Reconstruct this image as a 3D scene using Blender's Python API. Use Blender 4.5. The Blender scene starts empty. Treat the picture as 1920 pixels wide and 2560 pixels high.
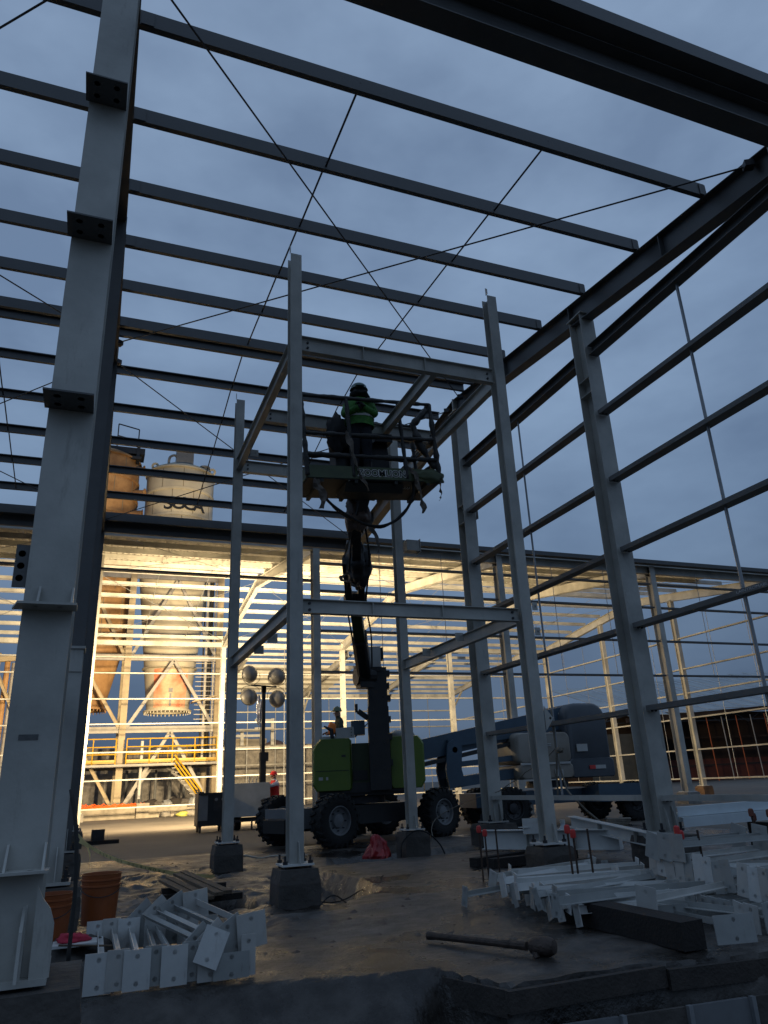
import bpy, math, random
import numpy as np
from mathutils import Vector, Matrix, noise as mnoise
from mathutils.geometry import delaunay_2d_cdt

random.seed(7)
S = bpy.context.scene
COL = S.collection
V = Vector
R = math.radians

# ------------------------------------------------------------------ camera
CAM_Z = 1.3
PITCH, ROLL, YAW = .355461, -.045613, .380290
cp, sp, cy, sy, cr, sr = (math.cos(PITCH), math.sin(PITCH), math.cos(YAW), math.sin(YAW), math.cos(ROLL), math.sin(ROLL))
fwd = V((sy * cp, cy * cp, sp)); right = V((cy, -sy, 0)); up = right.cross(fwd)
cx_, cy_ = right * cr + up * sr, up * cr - right * sr
cam_data = bpy.data.cameras.new('camera')
cam_data.sensor_fit = 'VERTICAL'; cam_data.sensor_height = 36; cam_data.sensor_width = 27
cam_data.lens = 36 * 1822.207 / 2560
cam_data.clip_start = .05; cam_data.clip_end = 2000
cam = bpy.data.objects.new('camera', cam_data); COL.objects.link(cam)
m = Matrix.Identity(4)
for i in range(3):
    m[i][0], m[i][1], m[i][2] = cx_[i], cy_[i], -fwd[i]
m[2][3] = CAM_Z
cam.matrix_world = m
S.camera = cam

# ------------------------------------------------------------------ sky, exposure
W = bpy.data.worlds.new('World'); S.world = W; W.use_nodes = True
nt = W.node_tree; N = nt.nodes; Lk = nt.links
bg = N['Background']
tc = N.new('ShaderNodeTexCoord'); sep = N.new('ShaderNodeSeparateXYZ'); Lk.new(tc.outputs['Generated'], sep.inputs[0])
ramp = N.new('ShaderNodeValToRGB')
Lk.new(sep.outputs['Z'], ramp.inputs[0])
e = ramp.color_ramp.elements
e[0].position = 0.0; e[0].color = (.043, .063, .098, 1)
e[1].position = 1.0; e[1].color = (.142, .199, .293, 1)
for p_, c_ in ((.12, (.064, .097, .152)), (.30, (.096, .146, .228)), (.55, (.126, .185, .282))):
    q = ramp.color_ramp.elements.new(p_); q.color = (*c_, 1)
mp = N.new('ShaderNodeMapping'); mp.inputs['Scale'].default_value = (1.0, 1.0, 2.2)
Lk.new(tc.outputs['Generated'], mp.inputs[0])
nz = N.new('ShaderNodeTexNoise'); nz.inputs['Scale'].default_value = 3.4; nz.inputs['Detail'].default_value = 5; nz.inputs['Roughness'].default_value = .52
Lk.new(mp.outputs[0], nz.inputs['Vector'])
r2 = N.new('ShaderNodeValToRGB'); Lk.new(nz.outputs[0], r2.inputs[0])
r2.color_ramp.elements[0].position = .32; r2.color_ramp.elements[0].color = (.75, .77, .81, 1)
r2.color_ramp.elements[1].position = .70; r2.color_ramp.elements[1].color = (1.24, 1.22, 1.19, 1)
mx = N.new('ShaderNodeMix'); mx.data_type = 'RGBA'; mx.blend_type = 'MULTIPLY'; mx.inputs[0].default_value = 1
Lk.new(ramp.outputs[0], mx.inputs[6]); Lk.new(r2.outputs[0], mx.inputs[7])
Lk.new(mx.outputs[2], bg.inputs['Color'])
bg.inputs['Strength'].default_value = 1.55
S.view_settings.view_transform = 'Standard'; S.view_settings.look = 'None'
S.view_settings.exposure = 0; S.view_settings.gamma = 1
S.view_settings.use_curve_mapping = False
S.cycles.max_bounces = 6
S.cycles.diffuse_bounces = 3
S.cycles.caustics_reflective = False; S.cycles.caustics_refractive = False
S.cycles.sample_clamp_indirect = 4
S.cycles.use_denoising = True

# ------------------------------------------------------------------ materials
MATS = {}
def mat(name, col, rough=.6, metal=0., var=.18, scale=2.5, bump=0., bscale=25., col2=None, emit=None, estr=0., wear=0., alpha=1., trans=0.):
    if name in MATS: return MATS[name]
    M = bpy.data.materials.new(name); M.use_nodes = True
    n = M.node_tree.nodes; l = M.node_tree.links; b = n['Principled BSDF']
    t = n.new('ShaderNodeTexCoord')
    z = n.new('ShaderNodeTexNoise'); z.inputs['Scale'].default_value = scale; z.inputs['Detail'].default_value = 6; z.inputs['Roughness'].default_value = .62
    l.new(t.outputs['Object'], z.inputs['Vector'])
    rp = n.new('ShaderNodeValToRGB'); l.new(z.outputs[0], rp.inputs[0])
    a = [max(0, c * (1 - var)) for c in col]; d = [min(1, c * (1 + var)) for c in (col2 or col)]
    rp.color_ramp.elements[0].position = .33; rp.color_ramp.elements[0].color = (*a, 1)
    rp.color_ramp.elements[1].position = .68; rp.color_ramp.elements[1].color = (*d, 1)
    out = rp.outputs[0]
    if wear > 0:
        z2 = n.new('ShaderNodeTexNoise'); z2.inputs['Scale'].default_value = scale * 5; z2.inputs['Detail'].default_value = 8; z2.inputs['Roughness'].default_value = .75
        mpw = n.new('ShaderNodeMapping'); mpw.inputs['Scale'].default_value = (1.4, 1.4, .3); l.new(t.outputs['Object'], mpw.inputs[0]); l.new(mpw.outputs[0], z2.inputs['Vector'])
        r3 = n.new('ShaderNodeValToRGB'); l.new(z2.outputs[0], r3.inputs[0])
        r3.color_ramp.elements[0].position = .58; r3.color_ramp.elements[0].color = (0, 0, 0, 1)
        r3.color_ramp.elements[1].position = .74; r3.color_ramp.elements[1].color = (wear, wear, wear, 1)
        k = n.new('ShaderNodeMix'); k.data_type = 'RGBA'; l.new(r3.outputs[0], k.inputs[0]); l.new(out, k.inputs[6]); k.inputs[7].default_value = (.09, .065, .045, 1)
        out = k.outputs[2]
    l.new(out, b.inputs['Base Color'])
    rr = n.new('ShaderNodeMapRange'); l.new(z.outputs[0], rr.inputs[0]); rr.inputs[3].default_value = max(.05, rough - .12); rr.inputs[4].default_value = min(1, rough + .12)
    l.new(rr.outputs[0], b.inputs['Roughness'])
    b.inputs['Metallic'].default_value = metal
    if bump > 0:
        z3 = n.new('ShaderNodeTexNoise'); z3.inputs['Scale'].default_value = bscale; z3.inputs['Detail'].default_value = 5
        l.new(t.outputs['Object'], z3.inputs['Vector'])
        bp = n.new('ShaderNodeBump'); bp.inputs['Strength'].default_value = bump; bp.inputs['Distance'].default_value = .03
        l.new(z3.outputs[0], bp.inputs['Height']); l.new(bp.outputs[0], b.inputs['Normal'])
    if emit: b.inputs['Emission Color'].default_value = (*emit, 1); b.inputs['Emission Strength'].default_value = estr
    b.inputs['Alpha'].default_value = alpha
    if trans: b.inputs['Transmission Weight'].default_value = trans
    MATS[name] = M
    return M

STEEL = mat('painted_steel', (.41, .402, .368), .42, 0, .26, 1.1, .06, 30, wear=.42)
GALV_SHADE = mat('primer_and_shade_steel', (.092, .092, .092), .5, .1, .15, 2.0, .05, 40, wear=.2)  # purlin primer; also used on members whose shade is put into the colour
WHITE = mat('white_steel_paint', (.60, .60, .575), .42, 0, .10, 3, .06, 30, wear=.3)
DARK = mat('dark_bolt_steel', (.045, .045, .048), .5, .6, .2, 9)
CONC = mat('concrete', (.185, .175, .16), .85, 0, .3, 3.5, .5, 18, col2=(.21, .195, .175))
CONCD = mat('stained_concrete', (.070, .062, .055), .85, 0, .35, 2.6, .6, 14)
RUBBER = mat('black_rubber', (.011, .011, .011), .85, 0, .25, 6, .3, 30)
GREEN = mat('green_lift_paint', (.10, .160, .020), .38, 0, .12, 2, wear=.15)
BLACKP = mat('black_paint', (.016, .016, .017), .45, 0, .25, 4)
GREYP = mat('grey_paint', (.16, .165, .17), .45, 0, .15, 3, wear=.2)
LGREY = mat('light_grey_paint', (.42, .42, .40), .5, 0, .12, 3, wear=.2)
BLUE = mat('blue_lift_paint', (.050, .085, .122), .36, 0, .15, 2, wear=.12)
ORANGE = mat('orange_pail_plastic', (.27, .070, .016), .5, 0, .15, 5, wear=.3)
REDCAP = mat('red_plastic', (.55, .035, .03), .45, 0, .15, 8)
WOOD = mat('weathered_timber', (.12, .085, .055), .85, 0, .35, 7, .4, 40)
WOODD = mat('dark_timber', (.018, .014, .012), .85, 0, .35, 6, .4, 40)
YELLOW = mat('yellow_rail_paint', (.62, .36, .02), .45, 0, .12, 3, wear=.15)
TAN = mat('tan_steel_paint', (.40, .32, .20), .6, 0, .25, 1.2, .1, 12, wear=.5)
SILOW = mat('silo_white_paint', (.50, .455, .35), .55, 0, .14, .5, .06, 5, wear=.22)
SILOR = mat('silo_rusty_paint', (.33, .165, .065), .75, 0, .4, .6, .15, 6, col2=(.36, .21, .09), wear=.7)
CLOTH = mat('dirty_plastic_wrap', (.13, .105, .082), .5, 0, .4, 6, .5, 20)
SKIN = mat('skin', (.35, .20, .13), .6, 0, .1, 8)
GIRT = mat('girt_steel', (.15, .148, .142), .5, .1, .2, 1.5, .05, 30, wear=.4)
GALVR = mat('galvanised_rod', (.30, .31, .32), .4, .5, .15, 6)

# ------------------------------------------------------------------ mesh helpers
def I_(h, w, tf=.012, tw=.009):
    a, b = w / 2, h / 2
    return [(-a, -b), (a, -b), (a, -b + tf), (tw / 2, -b + tf), (tw / 2, b - tf), (a, b - tf), (a, b), (-a, b), (-a, b - tf), (-tw / 2, b - tf), (-tw / 2, -b + tf), (-a, -b + tf)]
def C_(h, w, t=.006, lip=.022, flip=1):
    # web at a=0, flanges towards negative a (flip=1)
    p = [(0, 0), (0, h), (-w, h), (-w, h - lip), (-w + t, h - lip), (-w + t, h - t), (-t, h - t), (-t, t), (-w + t, t), (-w + t, lip), (-w, lip), (-w, 0)]
    p = p if flip == 1 else [(-a, b) for a, b in p][::-1]
    return p
def rect(w, h): return [(-w / 2, -h / 2), (w / 2, -h / 2), (w / 2, h / 2), (-w / 2, h / 2)]

class MB:
    def __init__(s): s.v = []; s.f = []
    def add(s, vs, fs):
        k = len(s.v); s.v += [tuple(p) for p in vs]; s.f += [tuple(i + k for i in q) for q in fs]; return s
    def box(s, c, d, rot=None):
        c = V(c); out = []
        for x in (-.5, .5):
            for y in (-.5, .5):
                for z in (-.5, .5):
                    p = V((x * d[0], y * d[1], z * d[2]))
                    if rot is not None: p = rot @ p
                    out.append(c + p)
        return s.add(out, [(0, 1, 3, 2), (4, 6, 7, 5), (0, 4, 5, 1), (2, 3, 7, 6), (0, 2, 6, 4), (1, 5, 7, 3)])
    def prism(s, poly, p0, p1, upv=(0, 0, 1), poly1=None):
        p0, p1 = V(p0), V(p1); d = (p1 - p0).normalized(); sd = d.cross(V(upv)).normalized(); u = sd.cross(d)
        n = len(poly); q1 = poly1 or poly
        vs = [p0 + sd * a + u * b for a, b in poly] + [p1 + sd * a + u * b for a, b in q1]
        fs = [(i, (i + 1) % n, n + (i + 1) % n, n + i) for i in range(n)]
        fs += [tuple(range(n))[::-1], tuple(range(n, 2 * n))]
        return s.add(vs, fs)
    def bar(s, p0, p1, w, h, upv=(0, 0, 1)): return s.prism(rect(w, h), p0, p1, upv)
    def tube(s, pts, r, n=6, caps=True):
        pts = [V(p) for p in pts]; k = len(pts); rs = r if isinstance(r, (list, tuple)) else [r] * k
        vs = []; prev = None
        for i, p in enumerate(pts):
            d = (pts[min(i + 1, k - 1)] - pts[max(i - 1, 0)])
            d = d.normalized() if d.length > 1e-9 else V((0, 0, 1))
            if prev is None:
                a = d.cross(V((0, 0, 1)));
                if a.length < .05: a = d.cross(V((1, 0, 0)))
            else: a = prev - d * prev.dot(d)
            a.normalize(); prev = a; b = d.cross(a)
            for j in range(n):
                t = 2 * math.pi * j / n; vs.append(p + (a * math.cos(t) + b * math.sin(t)) * rs[i])
        fs = [(i * n + j, i * n + (j + 1) % n, (i + 1) * n + (j + 1) % n, (i + 1) * n + j) for i in range(k - 1) for j in range(n)]
        if caps: fs += [tuple(range(n))[::-1], tuple(range((k - 1) * n, k * n))]
        return s.add(vs, fs)
    def lathe(s, prof, o, ax=(0, 0, 1), n=24, a0=0., a1=None):
        o = V(o); ax = V(ax).normalized(); e1 = ax.orthogonal().normalized(); e2 = ax.cross(e1)
        if abs(ax.z) > .99: e1 = V((1, 0, 0)); e2 = V((0, 1, 0)) if ax.z > 0 else V((0, -1, 0))
        full = a1 is None; a1 = a0 + 2 * math.pi if full else a1
        k = n if full else n + 1; vs = []
        for r, h in prof:
            for j in range(k):
                t = a0 + (a1 - a0) * j / n; vs.append(o + ax * h + (e1 * math.cos(t) + e2 * math.sin(t)) * r)
        fs = []
        for i in range(len(prof) - 1):
            for j in range(n):
                j2 = (j + 1) % k if full else j + 1
                fs.append((i * k + j, i * k + j2, (i + 1) * k + j2, (i + 1) * k + j))
        return s.add(vs, fs)
    def plate(s, outline, holes, t, mtx, hn=10):
        # flat plate with real holes; outline 2D, holes (x,y,r); extruded by t along local z
        pts = [V(p) for p in outline]; ed = [(i, (i + 1) % len(pts)) for i in range(len(pts))]
        for hx, hy, hr in holes:
            k = len(pts)
            pts += [V((hx + hr * math.cos(2 * math.pi * j / hn), hy + hr * math.sin(2 * math.pi * j / hn))) for j in range(hn)]
            ed += [(k + j, k + (j + 1) % hn) for j in range(hn)]
        vc, ve, vf, *_ = delaunay_2d_cdt(pts, ed, [], 3, 1e-6)
        n = len(vc); vs = [mtx @ V((p[0], p[1], t / 2)) for p in vc] + [mtx @ V((p[0], p[1], -t / 2)) for p in vc]
        fs = [tuple(q) for q in vf] + [tuple(i + n for i in q[::-1]) for q in vf]
        cnt = {}
        for q in vf:
            for i in range(len(q)):
                a, b = q[i], q[(i + 1) % len(q)]; cnt[(a, b)] = 1
        for (a, b) in cnt:
            if (b, a) not in cnt: fs.append((b, a, a + n, b + n))
        return s.add(vs, fs)
    def build(s, name, material, parent=None, smooth=False, label=None):
        loc = LOC[parent.name] if parent else None
        arr = np.array(s.v)
        if loc is None:
            lo, hi = arr.min(0), arr.max(0); loc = V(((lo[0] + hi[0]) / 2, (lo[1] + hi[1]) / 2, lo[2]))
        me = bpy.data.meshes.new(name)
        me.from_pydata((arr - np.array(loc)).tolist(), [], s.f); me.update()
        if smooth:
            me.polygons.foreach_set('use_smooth', [True] * len(me.polygons))
            if smooth != 'all':
                try: me.set_sharp_from_angle(angle=R(35))
                except Exception: pass
        me.materials.append(material)
        o = bpy.data.objects.new(name, me); COL.objects.link(o)
        if parent: o.parent = parent
        else: o.location = loc
        LOC[o.name] = loc
        if label: o['label'] = label
        return o
LOC = {}
def thing(name, loc, label, cat, group=None):
    o = bpy.data.objects.new(name, None); COL.objects.link(o); o.location = loc; o.empty_display_size = .2
    LOC[o.name] = V(loc); o['label'] = label; o['category'] = cat
    if group: o['group'] = group
    return o
def tag(o, label, cat, group=None):
    o['label'] = label; o['category'] = cat
    if group: o['group'] = group
    return o
def inst(proto, parent, pos):
    """another piece sharing proto's mesh (mesh centred at its own origin), placed at world pos"""
    o = bpy.data.objects.new(proto.name.split('.')[0], proto); COL.objects.link(o)
    o.parent = parent; o.location = V(pos) - LOC[parent.name]; LOC[o.name] = LOC[parent.name]
    return o
def raw_mesh(name, mb, material, smooth=False):
    me = bpy.data.meshes.new(name); me.from_pydata(mb.v, [], mb.f); me.update(); me.materials.append(material)
    if smooth: me.polygons.foreach_set('use_smooth', [True] * len(me.polygons))
    return me
def frame(o, x, y):
    """4x4 with local x,y axes and origin"""
    x = V(x).normalized(); y = V(y); y = (y - x * y.dot(x)).normalized(); z = x.cross(y); M = Matrix.Identity(4)
    for i in range(3): M[i][0], M[i][1], M[i][2], M[i][3] = x[i], y[i], z[i], o[i]
    return M
def text(name, body, size, mtx, material, parent, depth=.002, sx=1., shear=0., bold=0.):
    cu = bpy.data.curves.new(name, 'FONT'); cu.body = body; cu.size = size; cu.extrude = depth; cu.align_x = 'CENTER'; cu.align_y = 'CENTER'; cu.shear = shear; cu.offset = bold
    t = bpy.data.objects.new(name + '_tmp', cu); COL.objects.link(t)
    dg = bpy.context.evaluated_depsgraph_get(); me = bpy.data.meshes.new_from_object(t.evaluated_get(dg))
    bpy.data.objects.remove(t); bpy.data.curves.remove(cu)
    loc = LOC[parent.name]
    me.transform(Matrix.Translation(-loc) @ mtx @ Matrix.Diagonal((sx, 1, 1, 1)))
    me.materials.clear(); me.materials.append(material); me.name = name
    o = bpy.data.objects.new(name, me); COL.objects.link(o); o.parent = parent; LOC[o.name] = loc
    return o
def bolt_mesh(r=.018, h=.09):
    mb = MB(); mb.tube([(0, 0, -.06), (0, 0, h)], r * .75, 8); mb.tube([(0, 0, .0), (0, 0, .035)], r * 1.7, 6)
    return raw_mesh('anchor_bolt', mb, DARK)
BOLT = bolt_mesh(); BIGBOLT = bolt_mesh(.026, .12)
HEAD = raw_mesh('bolt', MB().tube([(0, 0, -.012), (0, 0, .012)], .02, 6), DARK)
HEADX = raw_mesh('bolt', MB().tube([(0, -.012, 0), (0, .012, 0)], .02, 6), DARK)
# ------------------------------------------------------------------ ground
def ground_mat():
    M = bpy.data.materials.new('dirty_slab'); M.use_nodes = True
    n = M.node_tree.nodes; l = M.node_tree.links; b = n['Principled BSDF']; t = n.new('ShaderNodeTexCoord')
    def nz(s, d=6, r=.6, w=None):
        z = n.new('ShaderNodeTexNoise'); z.inputs['Scale'].default_value = s; z.inputs['Detail'].default_value = d; z.inputs['Roughness'].default_value = r
        l.new(w or t.outputs['Object'], z.inputs['Vector']); return z
    a = nz(.55, 8, .65); c = nz(5, 6, .6); d = nz(30, 4, .6)
    r1 = n.new('ShaderNodeValToRGB'); l.new(a.outputs[0], r1.inputs[0])
    r1.color_ramp.elements[0].position = .40; r1.color_ramp.elements[0].color = (.024, .020, .017, 1)
    r1.color_ramp.elements[1].position = .60; r1.color_ramp.elements[1].color = (.118, .108, .099, 1)
    r2 = n.new('ShaderNodeValToRGB'); l.new(c.outputs[0], r2.inputs[0])
    r2.color_ramp.elements[0].position = .36; r2.color_ramp.elements[0].color = (.42, .39, .36, 1)
    r2.color_ramp.elements[1].position = .65; r2.color_ramp.elements[1].color = (1.15, 1.13, 1.1, 1)
    mx = n.new('ShaderNodeMix'); mx.data_type = 'RGBA'; mx.blend_type = 'MULTIPLY'; mx.inputs[0].default_value = 1
    l.new(r1.outputs[0], mx.inputs[6]); l.new(r2.outputs[0], mx.inputs[7]); l.new(mx.outputs[2], b.inputs['Base Color'])
    rr = n.new('ShaderNodeMapRange'); l.new(a.outputs[0], rr.inputs[0]); rr.inputs[1].default_value = .40; rr.inputs[2].default_value = .56; rr.inputs[3].default_value = .12; rr.inputs[4].default_value = .58
    l.new(rr.outputs[0], b.inputs['Roughness'])
    ad = n.new('ShaderNodeMath'); ad.operation = 'MULTIPLY_ADD'; l.new(d.outputs[0], ad.inputs[0]); ad.inputs[1].default_value = .35; l.new(c.outputs[0], ad.inputs[2])
    bp = n.new('ShaderNodeBump'); bp.inputs['Strength'].default_value = .5; bp.inputs['Distance'].default_value = .05; l.new(ad.outputs[0], bp.inputs['Height']); l.new(bp.outputs[0], b.inputs['Normal'])
    return M
SLAB = ground_mat()
def fb(x, y, s, o=3): return mnoise.fractal(V((x * s, y * s, 3.1)), .9, 2.1, o)
EDGE = [(-4, 6.3), (.1, 6.12), (1.3, 6.0), (2.5, 5.7), (2.72, 5.05), (3.94, 5.0), (5.2, 4.72), (14, 4.7)]
def edge(x):
    for (a, b), (c, d) in zip(EDGE, EDGE[1:]):
        if a <= x <= c: return b + (d - b) * (x - a) / (c - a)
    return 4.7
def inpoly(x, y, P):
    r = False; j = len(P) - 1
    for i in range(len(P)):
        if (P[i][1] > y) != (P[j][1] > y) and x < (P[j][0] - P[i][0]) * (y - P[i][1]) / (P[j][1] - P[i][1]) + P[i][0]: r = not r
        j = i
    return r
def pdist(x, y, P):
    b = 9.
    for i in range(len(P)):
        ax, ay = P[i - 1]; bx, by = P[i]; dx, dy = bx - ax, by - ay; t = max(0, min(1, ((x - ax) * dx + (y - ay) * dy) / (dx * dx + dy * dy)))
        b = min(b, math.hypot(x - ax - t * dx, y - ay - t * dy))
    return b
PITS = [([(1.3, 9.55), (2.0, 9.35), (2.05, 11.0), (1.55, 11.4)], .28), ([(2.62, 9.0), (3.7, 9.95), (3.9, 11.4), (3.5, 13.2), (2.75, 12.6), (2.72, 10.6)], .34), ([(4.0, 13.4), (7.6, 13.9), (7.5, 15.0), (4.4, 14.6)], .12)]
def hgt(x, y):
    soil = max(0, min(1, (3.6 - x) / 1.6)) * max(0, min(1, (y - 7.2) / 1.5)) * max(0, min(1, (17 - y) / 3))
    h = .012 * fb(x, y, 1.3) + .006 * fb(x, y, 6, 2) + soil * (.060 * fb(x, y + 9, 1.1) + .042 * fb(x * .8, y * 1.9, 4.5))
    e_ = edge(x) + .04 * fb(x, 1, 3) * (1 if x < 2.6 else .2)
    if y < e_:
        k = min(1, (e_ - y) / (.08 if x > 2.62 else .08 + 1.1 * min(1, (2.62 - x) / .5))); h = h * (1 - k) + k * (-.95 + .10 * fb(x, y, 1.2) + .04 * fb(x, y, 5))
        if x < 3.0: h += k * .32 * max(0, min(1, (x - 1.0) / 1.0)) * max(0, 1 - (e_ - y) / 1.1)
    for P, d in PITS:
        if inpoly(x, y, P): h -= d * min(1, pdist(x, y, P) / .13)
    return h
def slab():
    st = .055; X0, X1, Y0, Y1 = -3.5, 13.5, 3.0, 18.0
    nx, ny = int((X1 - X0) / st), int((Y1 - Y0) / st); mb = MB()
    for j in range(ny + 1):
        for i in range(nx + 1):
            x, y = X0 + (X1 - X0) * i / nx, Y0 + (Y1 - Y0) * j / ny
            z = hgt(x, y)
            if i in (0, nx) or j == ny: z = 0 if y >= edge(x) else -.95
            mb.v.append((x, y, z))
    for j in range(ny):
        for i in range(nx):
            a = j * (nx + 1) + i; mb.f.append((a, a + 1, a + nx + 2, a + nx + 1))
    o = mb.build('floor', SLAB, smooth=True); o['kind'] = 'structure'
    mb = MB()   # the rest of the ground, out to the horizon, round that sheet
    far = 700
    def q(x0, y0, x1, y1, z): mb.add([(x0, y0, z), (x1, y0, z), (x1, y1, z), (x0, y1, z)], [(0, 1, 2, 3)])
    q(-far, Y1, far, far, 0); q(-far, 4.7, X0, Y1, 0); q(X1, 4.7, far, Y1, 0)
    q(-far, -far, far, Y0, -.95); q(-far, Y0, X0, 4.7, -.95); q(X1, Y0, far, 4.7, -.95)
    for x0, x1 in ((-far, X0), (X1, far)): mb.add([(x0, 4.7, -.95), (x1, 4.7, -.95), (x1, 4.7, 0), (x0, 4.7, 0)], [(0, 1, 2, 3)])
    o = mb.build('ground', mat('dusty_concrete', (.105, .090, .072), .8, 0, .3, .35, .3, 6)); o['kind'] = 'structure'
slab()

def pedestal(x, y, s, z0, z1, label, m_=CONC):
    mb = MB(); r = s / 2; n = 5; vs = []
    for k in range(n + 1):
        z = z0 + (z1 - z0) * k / n; q = r + (.015 if k < n else -.008)
        for a, b in ((-1, -1), (0, -1), (1, -1), (1, 0), (1, 1), (0, 1), (-1, 1), (-1, 0)):
            vs.append((x + a * q + random.uniform(-.008, .008), y + b * q + random.uniform(-.008, .008), z + (random.uniform(-.01, .01) if k < n else 0)))
    fs = [(k * 8 + i, k * 8 + (i + 1) % 8, k * 8 + 8 + (i + 1) % 8, k * 8 + 8 + i) for k in range(n) for i in range(8)] + [tuple(range(n * 8, n * 8 + 8))]
    mb.add(vs, fs)
    return tag(mb.build('concrete_pedestal', m_), label, 'pedestal', 'concrete pedestals under steel columns')

# ------------------------------------------------------------------ near steel frame (roof overhead)
ZB = .46
F0, F1 = -.305, 8.0
B1Y, B2Y, RIDGE, REAR = 4.85, 9.5, 14.65, 23.1
def zr(y): return 9.36 + .124 * (y - 6.21) if y < RIDGE else 10.41 - .124 * (y - RIDGE)
b1 = thing('steel_frame_building', (4, 14.6, 0), 'unfinished steel portal frame with open purlin roof standing over the green lift', 'steel frame')
def base(parent, col, x, y, w=.42, d=.5, t=.022, big=False, gus=True, gap=.05):
    MB().box((x, y, ZB - t / 2), (w, d, t)).build('base_plate', WHITE if not big else STEEL, col)
    for a in (-1, 1):
        for b in (-1, 1): inst(BIGBOLT if big else BOLT, col, (x + a * w * .38, y + b * d * .38, ZB))
    if gus:
        for a in (-1, 1):
            mb = MB(); h = .34 if big else .26
            for b in (-.07, .07):
                yy = y - d * .30 if a < 0 else y + d * .30
                mb.plate([(0, 0), (.10, 0), (.10, .04), (.07, h * .75), (.035, h), (0, h)], [], .012, frame((x + b, yy, ZB), (0, a, 0), (0, 0, 1)))
            mb.build('gusset', STEEL, col)
def col_(parent, x, y, z1, w=.28, d=.34, m_=STEEL, z0=ZB, tf=.014, name='column'):
    mb = MB(); mb.prism(I_(d, w, tf, .010), (x, y, z0), (x, y, z1), (0, 1, 0))
    return mb.build(name, m_, parent)
# columns of the left (near) frame and of the right frame
CF = {}
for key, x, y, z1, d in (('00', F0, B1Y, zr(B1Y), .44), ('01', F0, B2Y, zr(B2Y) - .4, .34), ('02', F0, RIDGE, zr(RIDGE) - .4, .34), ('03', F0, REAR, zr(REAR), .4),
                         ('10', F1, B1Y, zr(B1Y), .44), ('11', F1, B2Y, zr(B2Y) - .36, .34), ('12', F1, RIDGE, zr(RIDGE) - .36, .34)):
    c = CF[key] = col_(b1, x, y, z1 if key != '01' else 2.93, .27 if x < 0 else .31, d, GALV_SHADE if key in ('02', '03') else STEEL)  # shade on the farther left columns is put into their colour
    base(b1, c, x, y, .46 if key != '00' else .40, d + .16, .03, big=True)
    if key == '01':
        MB().prism(I_(d, .27, .014, .010), (x, y, 2.95), (x, y, z1 + .0), (0, 1, 0)).build('shaded_upper_column', GALV_SHADE, b1)  # darker above the splice: shade painted into the column's tone
        MB().box((x, y - .01, 2.95), (.30, d + .06, .03)).box((x, y - .18, 2.80), (.26, .012, .26)).build('splice_plate', STEEL, c)
    if key in ('11', '12'):
        MB().box((x, y, z1 - .006), (.34, d + .1, .02)).build('cap_plate', STEEL, c)
# stiffeners and splice on the right frame columns
for key, zz in (('11', (8.05, 7.75)), ('12', (7.5, 7.05))):
    x, y = (F1, B2Y if key == '11' else RIDGE)
    for z in zz:
        MB().box((x - .08, y, z), (.13, .30, .012)).build('stiffener', STEEL, CF[key])
mb = MB(); mb.plate([(-.04, -.14), (.04, -.14), (.04, .14), (-.04, .14)], [(0, -.08, .012), (0, 0, .012), (0, .08, .012)], .012, frame((F1 - .19, RIDGE - .19, 7.27), (1, 0, 0), (0, 0, 1)))
mb.build('girt_clip', STEEL, CF['12'])
MB().box((F1 + .18, RIDGE - .19, 7.27), (.012, .1, .3)).build('girt_clip', STEEL, CF['12'])
# clip plates up the near face of the near-left column
fy = B1Y - .22
for z in (6.33, 5.03, 3.66):
    mb = MB(); mb.plate([(-.16, 0), (.135, 0), (.135, .25), (-.16, .25)], [(-.08, .07, .022), (.06, .07, .022), (-.08, .18, .022), (.06, .18, .022)], .012, frame((F0, fy, z), (1, 0, 0), (0, -1, 0)))
    mb.build('girt_clip', GALV_SHADE, CF['00'])
for z in (2.34, .95):
    mb = MB(); mb.plate([(-.19, 0), (.16, 0), (.16, .17), (-.15, .17)], [(-.06, .1, .016), (.07, .1, .016)], .014, frame((F0, fy, z), (1, 0, 0), (0, -1, 0)))
    for a in (-.05, .13):
        mb.plate([(0, 0), (.15, 0), (.03, .13), (0, .13)], [], .012, frame((F0 + a, fy, z), (0, -1, 0), (0, 0, 1)))
    mb.build('shelf_bracket', STEEL, CF['00'])
mb = MB(); mb.plate([(-.075, -.13), (0, -.13), (0, .13), (-.075, .13)], [(-.04, -.075, .021), (-.04, 0, .021), (-.04, .075, .021)], .012, frame((F0 - .135, B1Y - .2, 2.6), (1, 0, 0), (0, 0, 1)))
mb.build('strut_clip', GALV_SHADE, CF['00'])
mb = MB()   # heavy gussets at the foot of the near-left column
mb.plate([(-.02, 0), (.075, 0), (.075, .24), (.05, .31), (.01, .36), (-.02, .42)], [], .016, frame((F0 + .135, B1Y - .28, ZB), (1, 0, 0), (0, 0, 1)))
mb.plate([(0, 0), (.15, 0), (.12, .22), (.03, .30), (0, .32)], [], .016, frame((F0 + .06, fy, ZB), (0, -1, 0), (0, 0, 1)))
mb.build('gusset', STEEL, CF['00'])
MB().box((F0 - .02, fy - .001, 1.62), (.10, .004, .03)).build('smudge_mark', mat('dark_smudge', (.10, .10, .10), .6, 0, .3, 20), CF['00'])
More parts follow.
